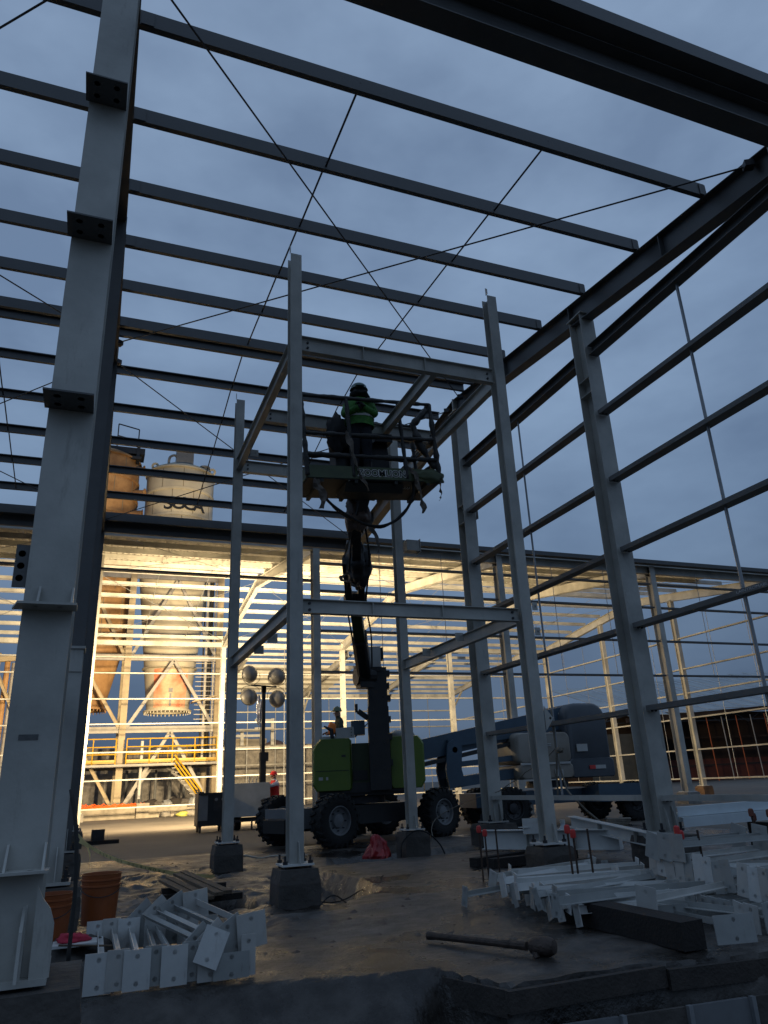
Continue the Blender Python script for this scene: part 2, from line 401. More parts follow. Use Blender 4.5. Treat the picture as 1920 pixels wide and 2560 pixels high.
# rafters
def rafter(x):
    for y0, y1 in ((B1Y - .1, RIDGE), (RIDGE, REAR)):
        a, b = (x, y0, zr(y0 + 1e-6 if y0 >= RIDGE else y0) - .235), (x, y1 - (1e-6 if y1 == RIDGE else 0), zr(y1 - 1e-6) - .235)
        r = MB().prism(I_(.46, .24, .014, .010), a, b).build('rafter', GALV_SHADE, b1)  # rafter shade carried by the dark tone
        for k in range(1, 4):   # web stiffeners
            t = k / 4; p = V(a).lerp(V(b), t)
            MB().box((p.x - .055, p.y, p.z), (.10, .012, .42)).build('stiffener', GALV_SHADE, r)
        e = V(b) if y1 == RIDGE else V(a)
        MB().box((x, e.y + (-.012 if y1 == RIDGE else .012), e.z), (.26, .02, .5)).build('splice_plate', STEEL, r)
    for z_, s_ in ((B2Y, 1),):
        pass
rafter(F0); rafter(F1)
# purlins: C sections, mirrored beyond the ridge; plain web towards the eaves
PY = [6.21, 7.70, 9.18, 10.64, 12.10, 13.58]
PYF = [14.12, 15.60, 17.10, 18.60, 20.10, 21.60]
XL, XR = -8.6, F1 - .06
for y in PY + PYF:
    far_ = y > 14
    mb = MB(); z = zr(y) + .008
    mb.prism(C_(.222, .074, .005, .022, 1 if not far_ else -1), (XL, y, z), (XR, y, z))
    pu = mb.build('purlin', GALV_SHADE, b1)
    MB().box((XR - .06, y + (-.008 if not far_ else .008), z + .1), (.12, .010, .19)).build('purlin_clip', GALV_SHADE, pu)
    MB().box((F0 + .2, y + (-.008 if not far_ else .008), z + .1), (.14, .010, .19)).build('purlin_clip', GALV_SHADE, pu)
# eave struts and gutters, near (top of the picture) and far
mb = MB(); mb.prism(I_(.44, .26, .014, .01), (XL, B1Y - .08, 9.10), (F1 + 1.5, B1Y - .08, 9.10)); mb.build('eave_strut', GALV_SHADE, b1)
mb = MB(); mb.prism([(0, 0), (.30, 0), (.30, .20), (.32, .20), (.32, -.012), (-.012, -.012), (-.012, .33), (0, .33)], (XL, B1Y - .06, 9.40), (F1 + 1.5, B1Y - .06, 9.40)); mb.build('gutter', GALV_SHADE, b1)
mb = MB(); mb.prism(C_(.31, .09, .006, .03, 1), (XL, REAR - .10, 8.97), (F1 + .3, REAR - .10, 8.97)); mb.build('eave_strut', GALV_SHADE, b1)
mb = MB(); mb.prism([(0, 0), (.28, 0), (.28, .16), (.30, .16), (.30, -.012), (-.012, -.012), (-.012, .36), (0, .36)], (XL, REAR - .06, 9.29), (F1 + .3, REAR - .06, 9.29)); mb.build('gutter', GALV_SHADE, b1)
# sag rods between purlins, brace rods in the roof plane
def sag(x, ys, lift=.10):
    for a, c in zip(ys, ys[1:]):
        pa, pc = V((x, a, zr(a) + lift + .03)), V((x, c, zr(c) + lift - .03)); MB().tube([pa, pc], .015, 6).build('sag_rod', DARK, b1)
for x in (2.43, 5.17, -2.62): sag(x, PY); sag(x, PYF)
def brace(p, q, r=.013):
    MB().tube([p, q], r, 6).build('brace_rod', DARK, b1)
def rf(x, y): return V((x, y, zr(y) - .10))
for a, c in ((rf(F0 + .1, 5.35), rf(F1 - .1, 14.3)), (rf(F1 - .1, 5.4), rf(F0 + .1, 14.2)), (rf(F0 + .1, 15.0), rf(F1 - .1, 22.8)), (rf(F1 - .1, 15.0), rf(F0 + .1, 22.8)),
             (rf(F0 - .1, 14.2), rf(-8.5, 5.4)), (rf(-8.5, 14.2), rf(F0 - .1, 5.4)), (rf(F0 - .1, 15.0), rf(-8.5, 22.8)), (rf(-8.5, 15.0), rf(F0 - .1, 22.8))): brace(a, c)
for x, s in ((F0, 1), (F1, -1), (F0, -1)):
    for y in (5.4, 14.2, 15.0, 22.8):
        p = rf(x + s * .13, y); MB().box(p, (.13, .12, .10), Matrix.Rotation(R(30) * s, 3, 'Z')).build('brace_clevis', DARK, b1)
# side girts between the columns of the right frame, their clips and hangers
GZ = [.92, 2.20, 3.48, 4.76, 6.02, 7.31, 8.60]
for i, z in enumerate(GZ):
    for y0, y1 in ((B1Y + .2, B2Y - .18), (B2Y + .18, RIDGE - .18)):
        dz = random.uniform(-.01, .01)
        if i == 6: MB().prism(I_(.20, .20, .012, .01), (F1, y0, 8.58), (F1, y1, 8.58)).build('girt', GALV_SHADE, b1); continue
        g = MB().prism([(-.10, -.038), (.10, -.038), (.10, .038), (.094, .038), (.094, -.032), (-.094, -.032), (-.094, .038), (-.10, .038)], (F1, y0, z + dz), (F1, y1, z + dz)).build('girt', GIRT if i != 0 else STEEL, b1)
        for y in (y0 + .06, y1 - .06): inst(HEAD, g, (F1 - .04, y, z - .045)); inst(HEAD, g, (F1 + .03, y, z - .045))
for y, r, z1 in ((7.15, .024, 8.6), (12.0, .020, 8.6)):
    for z0, z2 in zip(GZ, GZ[1:]):
        MB().tube([(F1, y, z0 + .04), (F1, y, z2 - .04)], r, 8).build('girt_hanger', GALVR, b1)
# stencilled lettering along one girt of the right frame
text('stencil_lettering', 'LAINTROMABLE CHIHUA', .052, frame((F1 - .103, 6.75, 3.482), (0, -1, 0), (0, 0, 1)), mat('stencil_white', (.55, .55, .55), .7, 0, .4, 60), b1, .0008, 1.5)

for x, y, s, z0, l in ((F0, B1Y, .74, -1.0, 'stained pedestal under the nearest big column at the left edge'),
                       (F0, B2Y, .66, -.05, 'pedestal behind the orange pails under the second left column'), (F1, B2Y, .66, -.05, 'pedestal under the big right column with rounded gussets'),
                       (F1, RIDGE, .7, -.05, 'dark pedestal under the column beside the blue lift boom'), (F0, RIDGE, .6, -.05, 'pedestal of the third column in the left row'), (F0, REAR, .6, -.05, 'pedestal of the last column in the left row'),):
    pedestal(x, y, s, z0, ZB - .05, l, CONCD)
    MB
# ------------------------------------------------------------------ slender four-post frame in the middle
mz = thing('post_frame', (4.1, 11.6, 0), 'slender four-post white steel frame with two levels of beams around the lift basket', 'steel frame')
XA, XB, YA, YB, ZT = 2.37, 5.88, 9.27, 14.0, 9.22
PC = {}
for k, x, y, zt in (('fl', XA, YA, ZT), ('fr', XB, YA, ZT), ('bl', XA, YB, 9.14), ('br', XB, YB, 9.1)):
    c = PC[k] = col_(mz, x, y, zt, .175, .19, STEEL, tf=.011, name='post')
    MB().box((x, y, ZB - .011), (.38, .36, .022)).build('base_plate', WHITE, c)
    for a in (-1, 1):
        for b in (-1, 1): inst(BOLT, c, (x + a * .15, y + b * .14, ZB))
    mb = MB()
    mb.plate([(0, 0), (.09, 0), (.07, .06), (.03, .22), (0, .24)], [], .012, frame((x + .02, y - .1, ZB), (0, -1, 0), (0, 0, 1)))
    mb.build('gusset', STEEL, c)
    mb = MB(); mb.prism([(-.03, 0), (.03, 0), (.03, .10), (-.03, .16)], (x - .10, y - .10, zt), (x - .094, y - .10, zt)); mb.build('cut_end', STEEL, c)
def beam(p, q, h, w=.11, m_=STEEL, stiff=()):
    b = MB().prism(I_(h, w, .010, .008), p, q).build('beam', m_, mz)
    p, q = V(p), V(q); d = (q - p).normalized(); s = d.cross(V((0, 0, 1)))
    for t in stiff:
        c = p.lerp(q, t) ; MB().prism(rect(.010, h - .022), c + s * .004, c + s * (w / 2 - .002)).build('stiffener', m_, b)
    for t, o in ((.045, .0), (.955, .0)):
        c = p.lerp(q, t); L_ = (q - p).length
        c = p + d * (.10 if t < .5 else L_ - .10) + s * .012
        for dz in (-.045, .045):
            o2 = inst(HEADX, b, c + V((0, 0, dz)))
            if abs(d.y) > .7: o2.rotation_euler = (0, 0, R(90))
    return b
e_ = .10
for zc, h in ((7.62, .26), (3.55, .19)):
    beam((XA + e_, YA, zc), (XB - e_, YA, zc), h, stiff=(.3, .62))
    beam((XA, YA + e_, zc), (XA, YB - e_, zc), h, stiff=(.3, .62))
    beam((XB, YA + e_, zc), (XB, YB - e_, zc), h, stiff=(.34,))
    if zc > 5:
        beam((XA + e_, YB, zc), (XB - e_, YB, zc), h)
        beam((XA + .06, YA + 2.4, zc), (XB - .06, YA + 2.4, zc), h)
        beam((4.72, YA + .06, zc), (4.72, YB - .06, zc), h * .9)
for p in ((XA + .12, 12.9, 7.44), (XB - .11, 11.2, 3.60), (XB - .11, 12.6, 3.58), (XA + .09, 11.0, 3.45), (XA + .09, 12.0, 3.45)):
    mb = MB(); mb.plate([(-.08, -.07), (.08, -.07), (.08, .07), (-.08, .07)], [(.02, 0, .014)], .01, frame(p, (1, 0, 0), (0, 0, 1))); mb.build('lug_plate', STEEL, mz)
# stub bracket with a drilled end plate on the back right post, pointed lug on the front right post
mb = MB(); mb.box((XB + .30, YB - .06, 6.12), (.30, .22, .24)); st = mb.build('stub_beam', STEEL, PC['br'])
mb = MB(); mb.plate([(-.13, -.15), (.13, -.15), (.13, .15), (-.13, .15)], [(a, b, .013) for a in (-.06, .06) for b in (-.10, -.035, .035, .10)], .012, frame((XB + .46, YB - .06, 6.12), (0, 1, 0), (0, 0, 1))); mb.build('drilled_plate', STEEL, PC['br'])
mb = MB(); mb.plate([(0, -.17), (.13, -.01), (.13, .01), (0, .17)], [(.085, 0, .018)], .012, frame((XB + .10, YA - .095, 2.06), (1, 0, 0), (0, 0, 1))); mb.build('pointed_lug', STEEL, PC['fr'])
for z in (3.68, 3.3):
    mb = MB(); mb.plate([(0, -.06), (.09, -.06), (.09, .06), (0, .06)], [(.05, 0, .014)], .010, frame((XB + .10, YA - .095, z), (1, 0, 0), (0, 0, 1))); mb.build('lug_plate', STEEL, PC['fr'])
mb = MB(); mb.plate([(0, -.1), (.10, -.1), (.10, .1), (0, .1)], [(.05, -.05, .016), (.05, .05, .016)], .010, frame((XB - .10, YB - .105, 3.55), (-1, 0, 0), (0, 0, 1))); mb.build('lug_plate', STEEL, PC['br'])
for x, y, l in ((XA, YA, 'squat pedestal under the tall post in front of the lift wheel'), (XB, YA, 'brown pedestal under the front right post, behind the white struts'),
                (XA, YB, 'pedestal under the back left post, beyond the timber planks'), (XB, YB, 'pedestal with a black hose looped over it, right of the pink bag')):
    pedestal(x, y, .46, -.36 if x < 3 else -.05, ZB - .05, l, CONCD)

# ------------------------------------------------------------------ far building frame (floodlit)
b2 = thing('floodlit_building_frame', (11, 35, 0), 'far floodlit steel building frame with purlins, girts and part of its roof sheets on', 'steel frame')
FX = [-.36, 7.16, 14.86, 22.6, 30.4]; FY0, FYR, FY1 = 25.0, 35.4, 45.7
def z2(y): return 9.86 + (11.22 - 9.86) * (y - FY0) / (FYR - FY0) if y <= FYR else 11.22 - (11.22 - 10.0) * (y - FYR) / (FY1 - FYR)
for x in FX:
    for y0, y1 in ((FY0, FYR), (FYR, FY1)):
        MB().prism(I_(.46, .22, .014, .01), (x, y0, z2(y0) - .24), (x, y1, z2(y1) - .24)).build('rafter', STEEL, b2)
    for y in (FY0, FY1):
        c = col_(b2, x, y, z2(y) - .03, .26, .36); MB().box((x, y, ZB - .012), (.45, .55, .024)).build('base_plate', WHITE, c)
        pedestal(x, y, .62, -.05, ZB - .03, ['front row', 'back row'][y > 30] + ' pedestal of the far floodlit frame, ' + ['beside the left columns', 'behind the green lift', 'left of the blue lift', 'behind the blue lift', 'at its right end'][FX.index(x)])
c = col_(b2, -.27, 31.0, z2(31.) - .05, .28, .3, z0=-.02, name='end_wall_post')
for y in (32.4, 39.0): # end wall posts of the far frame
    c = col_(b2, 30.4, y, z2(y) - .4, .24, .28); MB().box((30.4, y, ZB - .012), (.4, .45, .024)).build('base_plate', WHITE, c)
    pedestal(30.4, y, .6, -.05, ZB - .03, 'rusty pedestal in the right end wall of the far frame' + (' nearer the camera' if y < 35 else ' farther from the camera'), mat('rust_soil', (.12, .07, .04), .9, 0, .3, 3))
XL2, XR2 = -8.2, 30.5
for k in range(7):
    for s in (0, 1):
        t = (k + .12) / 7.0
        y = FY0 + .25 + (FYR - FY0 - .5) * k / 6 if s == 0 else FYR + .25 + (FY1 - FYR - .4) * k / 6
        MB().prism(C_(.205, .07, .005, .022, 1 if s == 0 else -1), (XL2, y, z2(y) + .01), (XR2, y, z2(y) + .01)).build('purlin', STEEL, b2)
        if k < 6:
            y2 = y + ((FYR - FY0 - .5) if s == 0 else (FY1 - FYR - .4)) / 6
            for x in (2.4, 4.8, 9.7, 12.3, 17.4, 20.0, 25.2, 27.8):
                MB().tube([(x, y, z2(y) + .12), (x, y2, z2(y2) + .12)], .013, 4).build('sag_rod', GALVR, b2)
# eave strut and gutter along the near side, header along the far side
MB().prism(I_(.34, .2, .012, .01), (XL2, FY0 + .1, 9.70), (XR2 + 1, FY0 + .1, 9.70)).build('eave_strut', STEEL, b2)
MB().prism([(0, 0), (.26, 0), (.26, .14), (.28, .14), (.28, -.012), (-.012, -.012), (-.012, .26), (0, .26)], (6.9, FY0 - .2, 9.86), (XR2 + 1, FY0 - .2, 9.86)).build('gutter', GALV_SHADE, b2)
MB().prism(I_(.30, .2, .012, .01), (XL2, FY1 - .1, 9.70), (XR2, FY1 - .1, 9.70)).build('eave_strut', STEEL, b2)
# girts
def girt2(p, q, m_=STEEL): MB().prism([(-.09, -.035), (.09, -.035), (.09, .035), (-.09, .035)], p, q).build('girt', m_, b2)
for i, (x0, x1) in enumerate(zip([-7.5] + FX, FX)):
    for z in (.62, 2.07, 3.55, 5.08, 6.48, 7.95, 8.88): girt2((x0 + .14, FY1 - .02, z), (x1 - .14, FY1 - .02, z))
    if i == 1: girt2((x0 + .14, FY0, 8.34), (x1 - .14, FY0, 8.34), GALV_SHADE)  # front girts darker than rear ones: their unlit side put into the colour
    elif i > 1:
        for z in (9.02, 7.97, 6.50, 5.04): girt2((x0 + .14, FY0, z), (x1 - .14, FY0, z), GALV_SHADE)
        for t in (.33, .67):
            x = x0 + (x1 - x0) * t; MB().tube([(x, FY0, 5.04), (x, FY0, 9.7)], .014, 5).build('girt_hanger', GALVR, b2)
    elif i == 0: girt2((x0 + .14, FY0, 8.34), (x1 - .14, FY0, 8.34), GALV_SHADE)
    for t in ((.5,) if i > 1 else ()):
        x = x0 + (x1 - x0) * t; MB().tube([(x, FY1, .62), (x, FY1, 9.6)], .018, 5).build('girt_hanger', GALVR, b2)
for y0, y1 in ((FY0, 32.4), (32.4, 39.0), (39.0, FY1)):
    for z in (.80, 2.26, 3.90, 5.20, 6.5, 8.18): girt2((30.4, y0 + .15, z), (30.4, y1 - .15, z))
    for t in (.33, .67): MB().tube([(30.4, y0 + (y1 - y0) * t, .8), (30.4, y0 + (y1 - y0) * t, 9.6)], .014, 5).build('girt_hanger', GALVR, b2)
for x0, x1 in zip([-7.5] + FX, FX):   # rod bracing in the roof
    for ya, yb in ((FY0 + .4, FYR - .3), (FYR + .3, FY1 - .4)):
        for a, c in ((x0, x1), (x1, x0)): MB().tube([(a + (.12 if a < c else -.12), ya, z2(ya) - .12), (c + (-.12 if a < c else .12), yb, z2(yb) - .12)], .012, 4).build('brace_rod', GALVR, b2)
# roof sheets on the near slope, each one a ribbed panel
SHEET = mat('roof_sheet_white', (.60, .58, .52), .5, 0, .08, 1.0)
def sheet(x, y0, y1):
    mb = MB(); pr = []; n = 4; w = 1.0
    for k in range(n):
        a = k * w / n; pr += [(a, 0), (a + .04, .035), (a + .08, .035), (a + .12, 0)]
    pr.append((w - .004, 0)); k = len(pr)
    for y in (y0, y1):
        for a, h in pr: mb.v.append((x + a, y, z2(y) + .232 + h))
    mb.f = [(i, i + 1, k + i + 1, k + i) for i in range(k - 1)]
    return mb.build('roof_sheet', SHEET, b2)
for i in range(38):
    x = XL2 + .2 + i * 1.0
    if x + 1 > 29.5: break
    y0 = 27.35 if x < 9 else (27.0 if x < 22 else 26.3)
    if x > 22: y1 = 34.9 - (x - 22) * .95
    else: y1 = 34.95
    if y1 - y0 > .8: sheet(x, y0, y1)

# lower annex frame behind it, seen through its back wall
an = thing('annex_frame', (18, 52, 0), 'pale lower annex frame with purlins and girts beyond the far building', 'steel frame')
AY0, AY1 = 46.6, 58.5
def z3(y): return 9.75 - 1.35 * (y - AY0) / (AY1 - AY0)
for x in (9.0, 15.6, 22.2, 28.8):
    MB().prism(I_(.40, .2, .014, .01), (x, AY0, z3(AY0) - .22), (x, AY1, z3(AY1) - .22)).build('rafter', STEEL, an)
    MB().prism(I_(.32, .24, .014, .01), (x, AY1, 0), (x, AY1, z3(AY1)), (0, 1, 0)).build('column', STEEL, an)
    MB().bar((x, AY1 - .1, z3(AY1) - 1.6), (x, AY1 - 2.2, z3(AY1 - 2.2) - .4), .12, .12).build('knee_brace', STEEL, an)
for k in range(9):
    y = AY0 + .3 + (AY1 - AY0 - .4) * k / 8; MB().prism(C_(.205, .07, .005, .022, -1), (8.6, y, z3(y)), (29.2, y, z3(y))).build('purlin', STEEL, an)
MB().prism(I_(.34, .2, .012, .01), (8.6, AY1, z3(AY1) - .3), (29.2, AY1, z3(AY1) - .3)).build('eave_strut', STEEL, an)
for z in (6.9, 5.6, 4.3, 3.0, 1.7):
    for a, c in ((9.0, 15.6), (15.6, 22.2), (22.2, 28.8)): MB().bar((a + .15, AY1, z), (c - .15, AY1, z), .18, .09).build('girt', STEEL, an)
for x in (11.2, 13.4, 17.8, 20.0, 24.4, 26.6): MB().tube([(x, AY1, .3), (x, AY1, 8.2)], .03, 5).build('girt_hanger', GALVR, an)
for x, z in ((28.8, 6.0), (28.8, 4.2), (28.8, 2.4)): MB().bar((x, AY0, z), (x, AY1, z), .18, .09).build('girt', STEEL, an)
MB().prism(I_(.32, .24, .014, .01), (28.8, 52.5, 0), (28.8, 52.5, z3(52.5) - .3), (0, 1, 0)).build('column', STEEL, an)
for i in range(9):
    x = 9.2 + i
    mb = MB(); mb.prism([(-.49, 0), (.49, 0), (.49, .03), (-.49, .03)], (x, AY0 + 5.4, z3(AY0 + 5.4) + .22), (x, AY1 - .1, z3(AY1 - .1) + .22)); mb.build('roof_sheet', SHEET, an)
# ------------------------------------------------------------------ shared builders
def wob(pts, a, s=3.):
    return [V(p) + V((fb(p[0] + 7, p[2], s, 2), fb(p[1] + 3, p[2], s, 2), fb(p[0], p[1] + 5, s, 2))) * a for p in pts]
def curve(pts, n=24):
    """smooth Catmull-Rom through points"""
    P = [V(p) for p in pts]; P = [P[0] * 2 - P[1]] + P + [P[-1] * 2 - P[-2]]; out = []; k = len(P) - 3
    for i in range(k):
        a, b, c, d = P[i:i + 4]; m_ = max(2, n // k)
        for j in range(m_):
            t = j / m_; out.append(.5 * ((2 * b) + (c - a) * t + (2 * a - 5 * b + 4 * c - d) * t * t + (3 * b - a - 3 * c + d) * t ** 3))
    out.append(P[-2]); return out
def strip(mb, pts, ws, side, t=.006, curl=.03):
    """a hanging rag or tape: thin solid strip with a little curl"""
    side = V(side).normalized(); n = len(pts); vs = []
    for i, p in enumerate(pts):
        w = ws[min(i, len(ws) - 1)] / 2; p = V(p); d = (V(pts[min(i + 1, n - 1)]) - V(pts[max(0, i - 1)])).normalized(); nn = side.cross(d).normalized()
        for a, c in ((-1, curl), (0, 0), (1, curl * .6)):
            q = p + side * w * a + nn * c * math.sin(i * 1.7 + a)
            vs += [q + nn * t / 2, q - nn * t / 2]
    fs = []
    for i in range(n - 1):
        o, q = i * 6, i * 6 + 6
        fs += [(o, o + 2, q + 2, q), (o + 2, o + 4, q + 4, q + 2), (o + 1, q + 1, q + 3, o + 3), (o + 3, q + 3, q + 5, o + 5), (o, q, q + 1, o + 1), (o + 4, o + 5, q + 5, q + 4)]
    fs += [(0, 1, 3, 2), (2, 3, 5, 4), (n * 6 - 6, n * 6 - 4, n * 6 - 3, n * 6 - 5), (n * 6 - 4, n * 6 - 2, n * 6 - 1, n * 6 - 3)]
    mb.add(vs, fs); return mb
def lump(c, r, name, material, parent, seed=0., amp=.25, n=14, flat=1.):
    mb = MB(); vs = []; c = V(c)
    for i in range(n + 1):
        th = math.pi * i / n
        for j in range(2 * n):
            ph = math.pi * j / n; d = V((math.sin(th) * math.cos(ph), math.sin(th) * math.sin(ph), math.cos(th)))
            k = 1 + amp * mnoise.fractal(d * 1.8 + V((seed, seed, seed)), .8, 2.2, 3)
            vs.append(c + V((d.x * r[0], d.y * r[1], max(d.z, -flat) * r[2])) * k)
    m2 = 2 * n
    fs = [(i * m2 + j, (i + 1) * m2 + j, (i + 1) * m2 + (j + 1) % m2, i * m2 + (j + 1) % m2) for i in range(n) for j in range(m2)]
    mb.add(vs, fs); return mb.build(name, material, parent, smooth='all')
RED_ = mat('red_work_vest', (.62, .02, .015), .6, 0, .15, 6)
def person(loc, face, label, J, top, legs, hat, skin=SKIN, vest=None, hatr=.125, gloves=None, beard=None, bulk=1.):
    """J: joints in local coords (x right of the person's own left..., y forward, z up)"""
    rot = Matrix.Rotation(face, 3, 'Z'); loc = V(loc)
    t = thing('person', loc, label, 'person')
    names = list(J); bones = [('pel', 'waist'), ('waist', 'chest'), ('chest', 'neck'), ('neck', 'head'), ('head', 'crown')]
    for s in 'lr':
        bones += [('chest', 'sh' + s), ('sh' + s, 'el' + s), ('el' + s, 'wr' + s), ('wr' + s, 'ha' + s), ('pel', 'hip' + s), ('hip' + s, 'kn' + s), ('kn' + s, 'an' + s), ('an' + s, 'to' + s)]
    rad = dict(pel=(.155, .125), waist=(.150, .115), chest=(.175, .125), neck=(.062, .062), head=(.085, .10), crown=(.075, .085), sh=(.085, .085), el=(.062, .062), wr=(.045, .045), ha=(.040, .04), hip=(.105, .11), kn=(.075, .078), an=(.058, .06), to=(.045, .05))
    me = bpy.data.meshes.new('body'); me.from_pydata([tuple(rot @ V(J[k])) for k in names], [(names.index(a), names.index(b)) for a, b in bones], [])
    o = bpy.data.objects.new('body_tmp', me); COL.objects.link(o)
    sk = o.modifiers.new('skin', 'SKIN'); sk.use_smooth_shade = True
    sub = o.modifiers.new('sub', 'SUBSURF'); sub.levels = 2
    lay = me.skin_vertices[0].data if me.skin_vertices else None
    for i, k in enumerate(names):
        key = k if k in rad else k[:-1]
        if lay: lay[i].radius = (rad[key][0] * bulk, rad[key][1] * bulk); lay[i].use_root = (k == 'pel')
    dg = bpy.context.evaluated_depsgraph_get(); dg.update()
    bm_ = bpy.data.meshes.new_from_object(o.evaluated_get(dg)); bpy.data.objects.remove(o)
    bm_.name = 'body'; bm_.materials.clear()
    for q in (top, legs, skin, gloves or skin, BLACKP): bm_.materials.append(q)
    pts = [(k, rot @ V(J[k])) for k in names]
    for p in bm_.polygons:
        k = min(pts, key=lambda q: (q[1] - p.center).length)[0]
        p.material_index = 2 if k in ('head', 'crown') else 3 if k[:-1] in ('ha',) else 1 if k == 'pel' or k[:-1] in ('hip', 'kn') else 4 if k[:-1] in ('an', 'to') else 0
    bo = bpy.data.objects.new('body', bm_); COL.objects.link(bo); bo.parent = t; LOC[bo.name] = loc
    hd = loc + rot @ V(J['crown']); fw = rot @ V((0, 1, 0)); sd = rot @ V((1, 0, 0))
    if hat:
        mb = MB(); c = hd + V((0, 0, .0))
        mb.lathe([(hatr + .018, -.005), (hatr + .012, .012), (hatr, .03), (hatr * .93, .07), (hatr * .72, .105), (hatr * .38, .125), (.004, .13)], c, (0, 0, 1), 18)
        br = [(math.cos(a) * (hatr + .015), math.sin(a) * (hatr + .015)) for a in np.linspace(R(20), R(160), 8)]
        mb.plate(br + [(-.05, hatr + .06), (.05, hatr + .06)][::1], [], .008, frame(c + V((0, 0, .0)), sd, fw)) if False else None
        mb.box(c + fw * (hatr + .025) + V((0, 0, .0)), (.16, .06, .010), rot)
        for s in (-1, 1): mb.tube([c + sd * .02 * s - fw * .09 + V((0, 0, .09)), c + sd * .02 * s + V((0, 0, .135)), c + sd * .02 * s + fw * .09 + V((0, 0, .09))], .010, 5)
        mb.build('hard_hat', hat, t, smooth=True)
    # face: nose, brow and ears
    hc = loc + rot @ V(J['head'])
    mb = MB(); mb.tube([hc + fw * .085 + V((0, 0, .045)), hc + fw * .115 + V((0, 0, .01)), hc + fw * .10 + V((0, 0, .0))], [.010, .016, .012], 6)
    for s in (-1, 1): mb.tube([hc + sd * .088 * s + V((0, 0, .045)), hc + sd * .098 * s + V((0, 0, .0))], .016, 6)
    mb.tube([hc + fw * .088 - sd * .025 - V((0, 0, .04)), hc + fw * .098 - V((0, 0, .042)), hc + fw * .088 + sd * .025 - V((0, 0, .04))], .007, 5)
    mb.build('face_features', beard or skin, bo, smooth=True)
    mb = MB()
    for s in (-1, 1): mb.tube([hc + fw * .088 + sd * .034 * s + V((0, 0, .03)), hc + fw * .097 + sd * .034 * s + V((0, 0, .03))], .011, 8)
    mb.build('eyes', BLACKP, bo)
    for s in 'lr':   # hands: four fingers and a thumb beyond the wrist
        w_, h_ = loc + rot @ V(J['wr' + s]), loc + rot @ V(J['ha' + s]); d = (h_ - w_).normalized(); sd2 = d.cross(V((0, 0, 1)))
        sd2 = sd2.normalized() if sd2.length > .1 else fw.copy(); nn = sd2.cross(d)
        mb = MB()
        for i, L_ in enumerate((.070, .080, .075, .058)):
            q = h_ + sd2 * (-.030 + .020 * i); mb.tube([q, q + d * L_ * .5 + nn * .004, q + d * L_ * .8 - nn * .02, q + d * L_ * .85 - nn * .045], [.011, .010, .009, .007], 6)
        q = w_.lerp(h_, .5) - sd2 * .035; mb.tube([q, q - sd2 * .03 + d * .03, q - sd2 * .028 + d * .065 - nn * .015], [.013, .011, .008], 6)
        mb.build('fingers', gloves or skin, bo, smooth=True)
    if vest:
        c0, c1 = loc + rot @ V(J['pel']), loc + rot @ V(J['neck']); mb = MB(); n = 20
        ring = [(.0, .190, .155), (.25, .188, .15), (.55, .205, .155), (.78, .215, .155), (.92, .165, .125), (1.0, .10, .09)]
        vs = []
        for t_, a, b in ring:
            c = c0.lerp(c1, t_)
            for j in range(n):
                th = 2 * math.pi * j / n; k = 1 + .03 * math.sin(5 * th + t_ * 9); vs.append(c + sd * a * bulk * math.cos(th) * k + fw * b * bulk * math.sin(th) * k)
        mb.add(vs, [(i * n + j, i * n + (j + 1) % n, (i + 1) * n + (j + 1) % n, (i + 1) * n + j) for i in range(len(ring) - 1) for j in range(n)])
        ve = mb.build('safety_vest', vest, t, smooth='all')
        mb = MB()
        for t_, a, b in ((.30, .195, .158), (.38, .197, .159)):
            pass
        if vest is RED_: return t
        c = c0.lerp(c1, .32); vs = []
        for dz in (-.025, .025):
            for j in range(n):
                th = 2 * math.pi * j / n; k = 1.02 + .03 * math.sin(5 * th + .32 * 9); vs.append(c + V((0, 0, dz)) + sd * .193 * bulk * math.cos(th) * k + fw * .152 * bulk * math.sin(th) * k)
        mb.add(vs, [(j, (j + 1) % n, n + (j + 1) % n, n + j) for j in range(n)]); mb.build('reflective_band', mat('reflective_band', (.45, .46, .42), .3, .2), ve)
    return t
def wheel(parent, c, ax, r, w, rim_m, seed=0):
    c, ax = V(c), V(ax).normalized(); wh = w / 2
    mb = MB(); mb.lathe([(r * .52, -wh * .85), (r * .60, -wh), (r * .86, -wh * 1.02), (r * .95, -wh * .92), (r * .965, -wh * .5), (r * .965, wh * .5), (r * .95, wh * .92), (r * .86, wh * 1.02), (r * .60, wh), (r * .52, wh * .85)], c, ax, 40)
    e1 = ax.orthogonal().normalized(); e2 = ax.cross(e1)
    for k in range(22):   # chevron lugs
        for s in (-1, 1):
            t = 2 * math.pi * (k + (.5 if s > 0 else 0)) / 22; t2 = t + .10
            d0, d1 = e1 * math.cos(t) + e2 * math.sin(t), e1 * math.cos(t2) + e2 * math.sin(t2)
            mb.prism(rect(.055, .05), c + d0 * (r * .975) + ax * s * wh * 1.0, c + d1 * (r * .985) + ax * s * wh * .08, d0)
            mb.prism(rect(.055, .03), c + d0 * (r * .975) + ax * s * wh * .98, c + d0 * (r * .84) + ax * s * wh * 1.05, ax)
    wo = mb.build('wheel', RUBBER, parent, smooth=True)
    for s in (-1, 1):
        mb = MB(); mb.lathe([(r * .56, s * wh * .90), (r * .53, s * wh * .98), (r * .50, s * wh * .92), (r * .47, s * wh * .55), (r * .30, s * wh * .42), (r * .24, s * wh * .70), (r * .10, s * wh * .78), (.001, s * wh * .80)], c, ax, 32)
        ro = mb.build('rim', rim_m, wo, smooth=True)
        mb = MB()
        for k in range(8):
            t = 2 * math.pi * k / 8; p = c + (e1 * math.cos(t) + e2 * math.sin(t)) * r * .36 + ax * s * wh * .46; mb.tube([p, p + ax * s * .05], .014, 6)
        mb.build('wheel_nuts', DARK, wo)
    return wo

